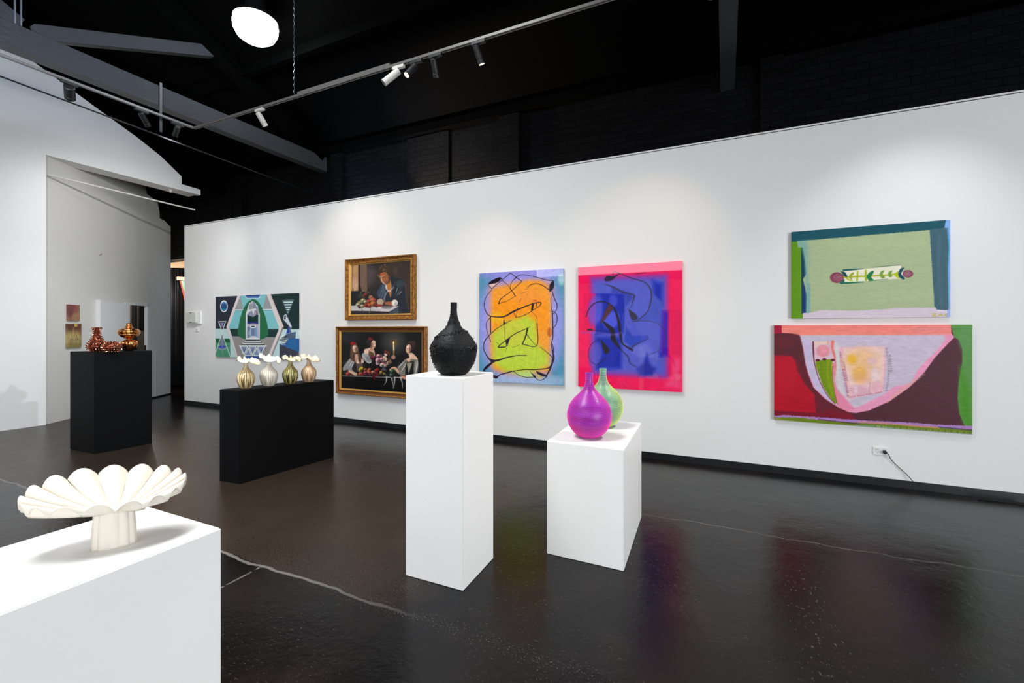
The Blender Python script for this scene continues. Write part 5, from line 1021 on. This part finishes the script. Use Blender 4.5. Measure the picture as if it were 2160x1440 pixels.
def p_women(p):
    p.C[:] = np.array((20, 19, 20))/255
    p.blob(1030, 400, 190, 200, (62, 62, 60), .9, soft=1.2); p.blob(250, 320, 200, 120, (34, 34, 36), .8, soft=1); p.blob(1040, 430, 60, 70, (110, 78, 40), .8, soft=1.2)
    SK = (214, 170, 142)
    # table line
    p.poly([(150, 1000), (1270, 990), (1520, 1000), (1520, 1330), (150, 1330)], (9, 8, 9)); p.line([(170, 985), (400, 990), (560, 995), (760, 1005), (1000, 1010), (1200, 1015)], [10, 14, 10, 8, 16, 14], (186, 176, 164), .9, soft=5)
    for pts in (((920, 1000), (910, 1080), (870, 1140)), ((1000, 1010), (1020, 1100), (1035, 1190)), ((1055, 1005), (1050, 1110), (1036, 1190)), ((1150, 1010), (1180, 1100), (1190, 1190))): p.line(pts, [26, 16, 5], (184, 180, 176), .85, soft=6)
    # left woman
    p.poly([(180, 860), (200, 790), (290, 700), (360, 680), (420, 760), (520, 700), (560, 860), (460, 930), (300, 900), (200, 960)], (36, 32, 34), smooth=3)
    p.poly([(178, 850), (230, 770), (300, 690), (360, 690), (370, 780), (330, 860), (360, 920), (260, 880), (190, 900)], (150, 146, 146), smooth=3, soft=5)
    for a_, b_, c_ in (((320, 690), (260, 760), (200, 840)), ((345, 700), (300, 790), (230, 850)), ((360, 730), (330, 820), (290, 870))): p.line([a_, b_, c_], [6, 14, 6], (226, 222, 218), .9, soft=4); p.line([(a_[0]-16, a_[1]+20), (b_[0]-14, b_[1]+10), (c_[0]-4, c_[1]+10)], [3, 8, 3], (50, 46, 50), .8, soft=4)
    p.poly([(380, 600), (440, 600), (500, 700), (530, 760), (440, 790), (380, 720)], (206, 160, 134), soft=6, smooth=3); p.blob(430, 750, 26, 30, (232, 200, 180), .8, soft=.7); p.blob(510, 730, 26, 36, (226, 196, 176), .8, soft=.7)
    p.poly([(395, 780), (520, 770), (500, 900), (420, 900)], (92, 78, 72), soft=8); p.poly([(290, 880), (330, 905), (420, 940), (400, 980), (350, 960), (270, 910)], (216, 180, 150), soft=5, smooth=3)
    p.poly([(310, 480), (330, 430), (390, 430), (430, 480), (450, 580), (490, 680), (480, 780), (440, 720), (430, 620), (360, 640), (370, 740), (300, 690), (300, 600)], (84, 60, 46), smooth=3, soft=6)
    for i in range(7): p.line([(320+i*6, 560), (325+i*9, 640), (330+i*16, 740)], 4, (130, 94, 70), .55, soft=3)
    p.blob(384, 530, 44, 66, SK, 1, rot=-.25, soft=.2); p.blob(370, 520, 18, 40, (238, 206, 184), .7, rot=-.2, soft=.8); p.line([(350, 540), (368, 535)], 5, (90, 60, 50)); p.line([(394, 522), (410, 515)], 5, (90, 60, 50)); p.line([(385, 530), (388, 562)], 4, (176, 124, 100)); p.line([(386, 595), (408, 590)], 9, (126, 32, 40)); p.blob(352, 438, 52, 26, (136, 20, 28), 1, soft=.4); p.blob(340, 425, 16, 12, (190, 40, 44), .8, soft=.6)
    # middle woman
    p.poly([(540, 560), (620, 510), (700, 540), (720, 640), (700, 720), (600, 700), (540, 640)], (214, 172, 146), smooth=3, soft=6); p.poly([(620, 560), (700, 600), (700, 700), (600, 680)], (96, 78, 54), soft=8); p.poly([(505, 610), (560, 600), (640, 680), (660, 760), (600, 770), (510, 680)], (176, 174, 172), smooth=3, soft=6); p.blob(620, 700, 44, 50, (120, 122, 120), .8, soft=.6)
    for i in range(4): p.line([(520+i*20, 620+i*8), (570+i*14, 680+i*6)], 5, (90, 90, 94), .7)
    p.blob(572, 570, 36, 44, (236, 196, 172), 1, soft=.6); p.poly([(640, 440), (700, 440), (690, 560), (640, 560)], (190, 140, 112), soft=6); p.blob(652, 420, 72, 70, (44, 34, 32), 1, soft=.3); p.blob(692, 455, 42, 72, SK, 1, rot=.1, soft=.2); p.blob(712, 440, 16, 40, (240, 206, 182), .7, soft=.8); p.line([(668, 440), (688, 436)], 5, (80, 50, 44)); p.line([(712, 434), (726, 434)], 5, (80, 50, 44)); p.line([(702, 440), (708, 470)], 4, (176, 124, 100)); p.line([(694, 498), (716, 496)], 9, (140, 34, 44)); p.blob(640, 360, 34, 26, (122, 26, 34), 1, soft=.5); p.blob(590, 410, 26, 30, (50, 50, 40), .8, soft=.8)
    # right woman
    p.poly([(1100, 830), (1200, 740), (1260, 690), (1420, 680), (1450, 760), (1430, 960), (1300, 990), (1110, 950)], (120, 114, 104), smooth=3, soft=6); p.poly([(1240, 740), (1380, 740), (1370, 990), (1230, 960)], (22, 22, 24), soft=6); p.poly([(1255, 770), (1350, 760), (1290, 950)], (150, 140, 120), soft=6)
    for pts in (((1230, 720), (1160, 800), (1120, 850)), ((1260, 740), (1210, 840), (1160, 920)), ((1410, 740), (1420, 850), (1400, 960)), ((1430, 700), (1440, 780), (1425, 900))): p.line(pts, [8, 18, 8], (196, 194, 188), .85, soft=6); p.line([(q[0]+14, q[1]+14) for q in pts], [3, 7, 3], (60, 56, 54), .8, soft=4)
    p.poly([(1280, 600), (1350, 600), (1440, 690), (1400, 710), (1330, 700), (1300, 760), (1250, 700), (1300, 680)], (220, 178, 150), smooth=3, soft=6); p.blob(1325, 480, 76, 80, (52, 36, 32), 1, soft=.25); p.blob(1285, 530, 44, 76, SK, 1, rot=.15, soft=.2); p.blob(1272, 510, 20, 44, (238, 202, 176), .8, soft=.8); p.line([(1256, 520), (1272, 524)], 5, (80, 50, 44)); p.line([(1292, 520), (1312, 518)], 5, (80, 50, 44)); p.line([(1270, 590), (1288, 588)], 9, (150, 40, 48)); p.line([(1262, 530), (1262, 560)], 4, (176, 124, 100)); p.blob(1370, 430, 40, 40, (60, 40, 36), .9, soft=.5)
    p.poly([(1000, 840), (1060, 830), (1120, 890), (1110, 940), (1040, 880), (990, 920), (970, 880)], (206, 158, 128), smooth=3, soft=5); p.poly([(1140, 980), (1220, 990), (1260, 1040), (1200, 1040)], (196, 140, 112), smooth=3, soft=5)
    # candle
    p.poly([(1024, 450), (1046, 450), (1050, 560), (1026, 560)], (222, 206, 168), soft=4); p.blob(1034, 425, 13, 24, (255, 236, 170), 1, soft=.7); p.poly([(1026, 560), (1052, 560), (1044, 640), (1032, 640)], (150, 110, 60), soft=4); p.blob(1030, 670, 36, 36, (176, 130, 112), .95, soft=.5)
    # flowers
    for x, y, r, c in ((770, 720, 44, (220, 176, 186)), (775, 650, 34, (206, 140, 150)), (826, 710, 46, (206, 90, 120)), (826, 712, 24, (240, 200, 210)), (870, 740, 36, (226, 190, 170)), (870, 775, 30, (200, 90, 110)), (905, 620, 28, (226, 190, 180)), (880, 670, 28, (200, 180, 160)), (900, 700, 30, (206, 170, 140)), (835, 800, 32, (220, 200, 180)), (895, 815, 26, (216, 190, 176)), (940, 770, 30, (226, 200, 170)), (680, 680, 40, (92, 20, 40)), (700, 660, 24, (120, 40, 70)), (900, 580, 30, (96, 40, 34)), (945, 600, 34, (80, 44, 36)), (970, 750, 36, (110, 90, 60)), (760, 770, 30, (190, 150, 156))): p.blob(x, y, r, r, c, 1, soft=.4); p.blob(x-r*.3, y-r*.3, r*.4, r*.35, tuple(min(255, v+36) for v in c), .7, soft=1)
    p.poly([(845, 830), (890, 830), (900, 880), (835, 880)], (60, 66, 76), soft=5); p.line([(830, 884), (905, 884)], 7, (150, 156, 166), .9)
    # fruit
    for x, y, r, c in ((480, 880, 34, (196, 170, 44)), (500, 850, 24, (206, 184, 50)), (560, 880, 26, (190, 90, 60)), (625, 880, 28, (206, 120, 80)), (565, 930, 40, (176, 36, 80)), (630, 935, 34, (176, 50, 70)), (685, 930, 34, (216, 130, 90)), (760, 885, 32, (186, 20, 36)), (820, 930, 26, (206, 170, 70)), (875, 950, 22, (150, 140, 60)), (470, 950, 30, (206, 80, 40)), (500, 960, 24, (176, 40, 40)), (265, 950, 34, (206, 80, 60)), (300, 970, 22, (140, 60, 60)), (740, 960, 34, (92, 14, 34)), (700, 1000, 26, (90, 14, 30)), (600, 905, 22, (226, 130, 50)), (1020, 915, 50, (44, 76, 50)), (1000, 975, 40, (60, 86, 84))): p.blob(x, y, r, r, tuple(v*.9 for v in c), 1, soft=.45); p.blob(x-r*.3, y-r*.3, r*.35, r*.3, tuple(min(255, v+60) for v in c), .8, soft=1)
    for i in range(16): p.blob(690+(i % 4)*24+(i//4 % 2)*9, 930+(i//4)*20, 11, 10, (104, 20, 38), .8, soft=.7)
    rw = random.Random(21)
    for x, y, r in ((480, 880, 34), (560, 880, 26), (625, 880, 28), (565, 930, 40), (630, 935, 34), (685, 930, 34), (760, 885, 32), (820, 930, 26), (875, 950, 22), (470, 950, 30), (265, 950, 34), (1020, 915, 50), (1000, 975, 40), (770, 720, 44), (775, 650, 34), (826, 710, 46), (870, 740, 36), (835, 800, 32), (895, 815, 26), (940, 770, 30), (680, 680, 40)):
        p.blob(x+r*.45, y+r*.45, r*.8, r*.7, (16, 10, 12), .6, soft=1.1)
    for i in range(110):        # petals, leaves and vine among the flowers and fruit
        if i < 60: x = rw.uniform(735, 980); y = rw.uniform(610, 830); cc = rw.choice([(232, 200, 196), (200, 120, 140), (236, 222, 200), (110, 40, 60), (150, 110, 90), (60, 66, 50), (30, 26, 28)])
        else: x = rw.uniform(440, 900); y = rw.uniform(850, 985); cc = rw.choice([(60, 40, 30), (44, 52, 34), (210, 150, 90), (120, 30, 40), (24, 18, 18), (230, 200, 150)])
        a = rw.uniform(0, 6.3); q = rw.uniform(7, 17); p.line([(x, y), (x+q*math.cos(a), y+q*math.sin(a)), (x+1.5*q*math.cos(a+.8), y+1.5*q*math.sin(a+.8))], [3, 6, 2], cc, .65, soft=3)
    for cx, cy, rx_, s_ in ((408, 545, 20, 1), (664, 470, 16, -1), (1312, 540, 18, 1)): p.blob(cx, cy, rx_, 52, (70, 38, 30), .6, soft=1)
    for cx, cy, rr_ in ((384, 470, 40), (672, 395, 44), (1325, 440, 60), (450, 640, 30), (330, 640, 30)):
        for i in range(12): a = rw.uniform(-2.6, -.4); p.line([(cx+rr_*math.cos(a), cy+rr_*.6*math.sin(a)), (cx+rr_*1.1*math.cos(a+.5), cy+rr_*.6*math.sin(a+.5)+8)], 3, rw.choice([(96, 66, 50), (120, 84, 62), (36, 26, 24)]), .55, soft=2.5)
    for x0_, y0_, x1_, y1_ in ((190, 700, 360, 900), (520, 600, 650, 740), (1100, 720, 1240, 930), (1380, 700, 1440, 960)):
        for i in range(16): x = rw.uniform(x0_, x1_-20); y = rw.uniform(y0_, y1_-30); p.line([(x, y), (x+rw.uniform(-12, 6), y+rw.uniform(20, 48))], [2, 4], rw.choice([(214, 210, 206), (90, 86, 88), (40, 38, 40)]), .5, soft=3)
    for hx_, hy_, sg in ((395, 955, 1), (990, 880, -1), (1240, 1010, 1)):
        for i in range(4): p.line([(hx_, hy_+i*7-10), (hx_+sg*(24+4*(i % 2)), hy_+i*9-8)], [9, 5], (204, 160, 130), .9, soft=2.5); p.line([(hx_+sg*2, hy_+i*8-6), (hx_+sg*24, hy_+i*9-4)], 2, (96, 56, 44), .6, soft=2)
    p.line([(705, 1000), (712, 1050)], [30, 10], (86, 16, 30)); p.tex(.05, 14, 14, 6)
t = thing('framed_painting', 'wide gilt-framed dark oil painting of three women at a table with fruit and a candle', 'painting', (-5.670, 5.45, .468))
frame(t, 1.752, 1.074, .088, .07)
o = canvas('canvas', 1.584, .934, .026, [(150, 225), (1515, 228), (1515, 1310), (155, 1205)], p_women, (20, 19, 20), PM_var, 330, 200, 4.4, parent=t); o.location = (.084, 0, .070)

# ---- two small abstracts in the recess
def small(s0, s1, z0, z1, fn, label):
    w_, h_ = s1-s0, z1-z0
    o = canvas('painting', w_, h_, .03, [(0, 0), (100, 0), (100, 100), (0, 100)], fn, (150, 120, 90), PM_oil, 60, 80, 1.2)
    a = P(s0, z0, 0); o.location = a; o.rotation_euler = (0, 0, math.atan2(DD.y, DD.x)); 
    return tag(o, label, 'painting')
def p_s1(p):
    p.C[:] = np.array((150, 112, 92))/255; p.blob(25, 30, 40, 50, (110, 60, 62), .8); p.blob(75, 70, 40, 30, (168, 132, 88), .8); p.blob(60, 25, 20, 30, (150, 80, 80), .7); rnd = random.Random(2)
    for i in range(40): x = rnd.uniform(0, 100); y = rnd.uniform(10, 90); p.line([(x, y), (x+rnd.uniform(-3, 3), y+rnd.uniform(8, 24))], 3, rnd.choice([(120, 70, 66), (186, 150, 110), (98, 62, 50), (176, 100, 92)]), .5, soft=2)
def p_s2(p):
    p.C[:] = np.array((170, 150, 96))/255; p.blob(30, 10, 50, 30, (92, 58, 42), .9); p.blob(85, 15, 40, 30, (104, 60, 50), .9); p.blob(60, 6, 12, 7, (206, 176, 90), 1, soft=.4); p.blob(50, 60, 60, 30, (190, 172, 116), .8); p.blob(50, 95, 70, 16, (130, 122, 70), .8); rnd = random.Random(5)
    for i in range(50): x = rnd.uniform(0, 100); y = rnd.uniform(0, 80); p.line([(x, y), (x+rnd.uniform(-2, 2), y+rnd.uniform(8, 26))], 3, rnd.choice([(140, 100, 60), (206, 190, 140), (112, 82, 54), (150, 120, 110)]), .45, soft=2)
    for x in (22, 34, 46, 58, 70, 82): p.line([(x, 62), (x+1, 72)], 3, (70, 56, 50), .7, soft=2)
small(-.062, .185, 1.640, 1.912, p_s1, 'small rusty red abstract painting, upper of two on the recess wall')
small(-.080, .220, 1.188, 1.588, p_s2, 'small ochre and brown abstract painting, lower of two on the recess wall')
bpy.context.view_layer.update()
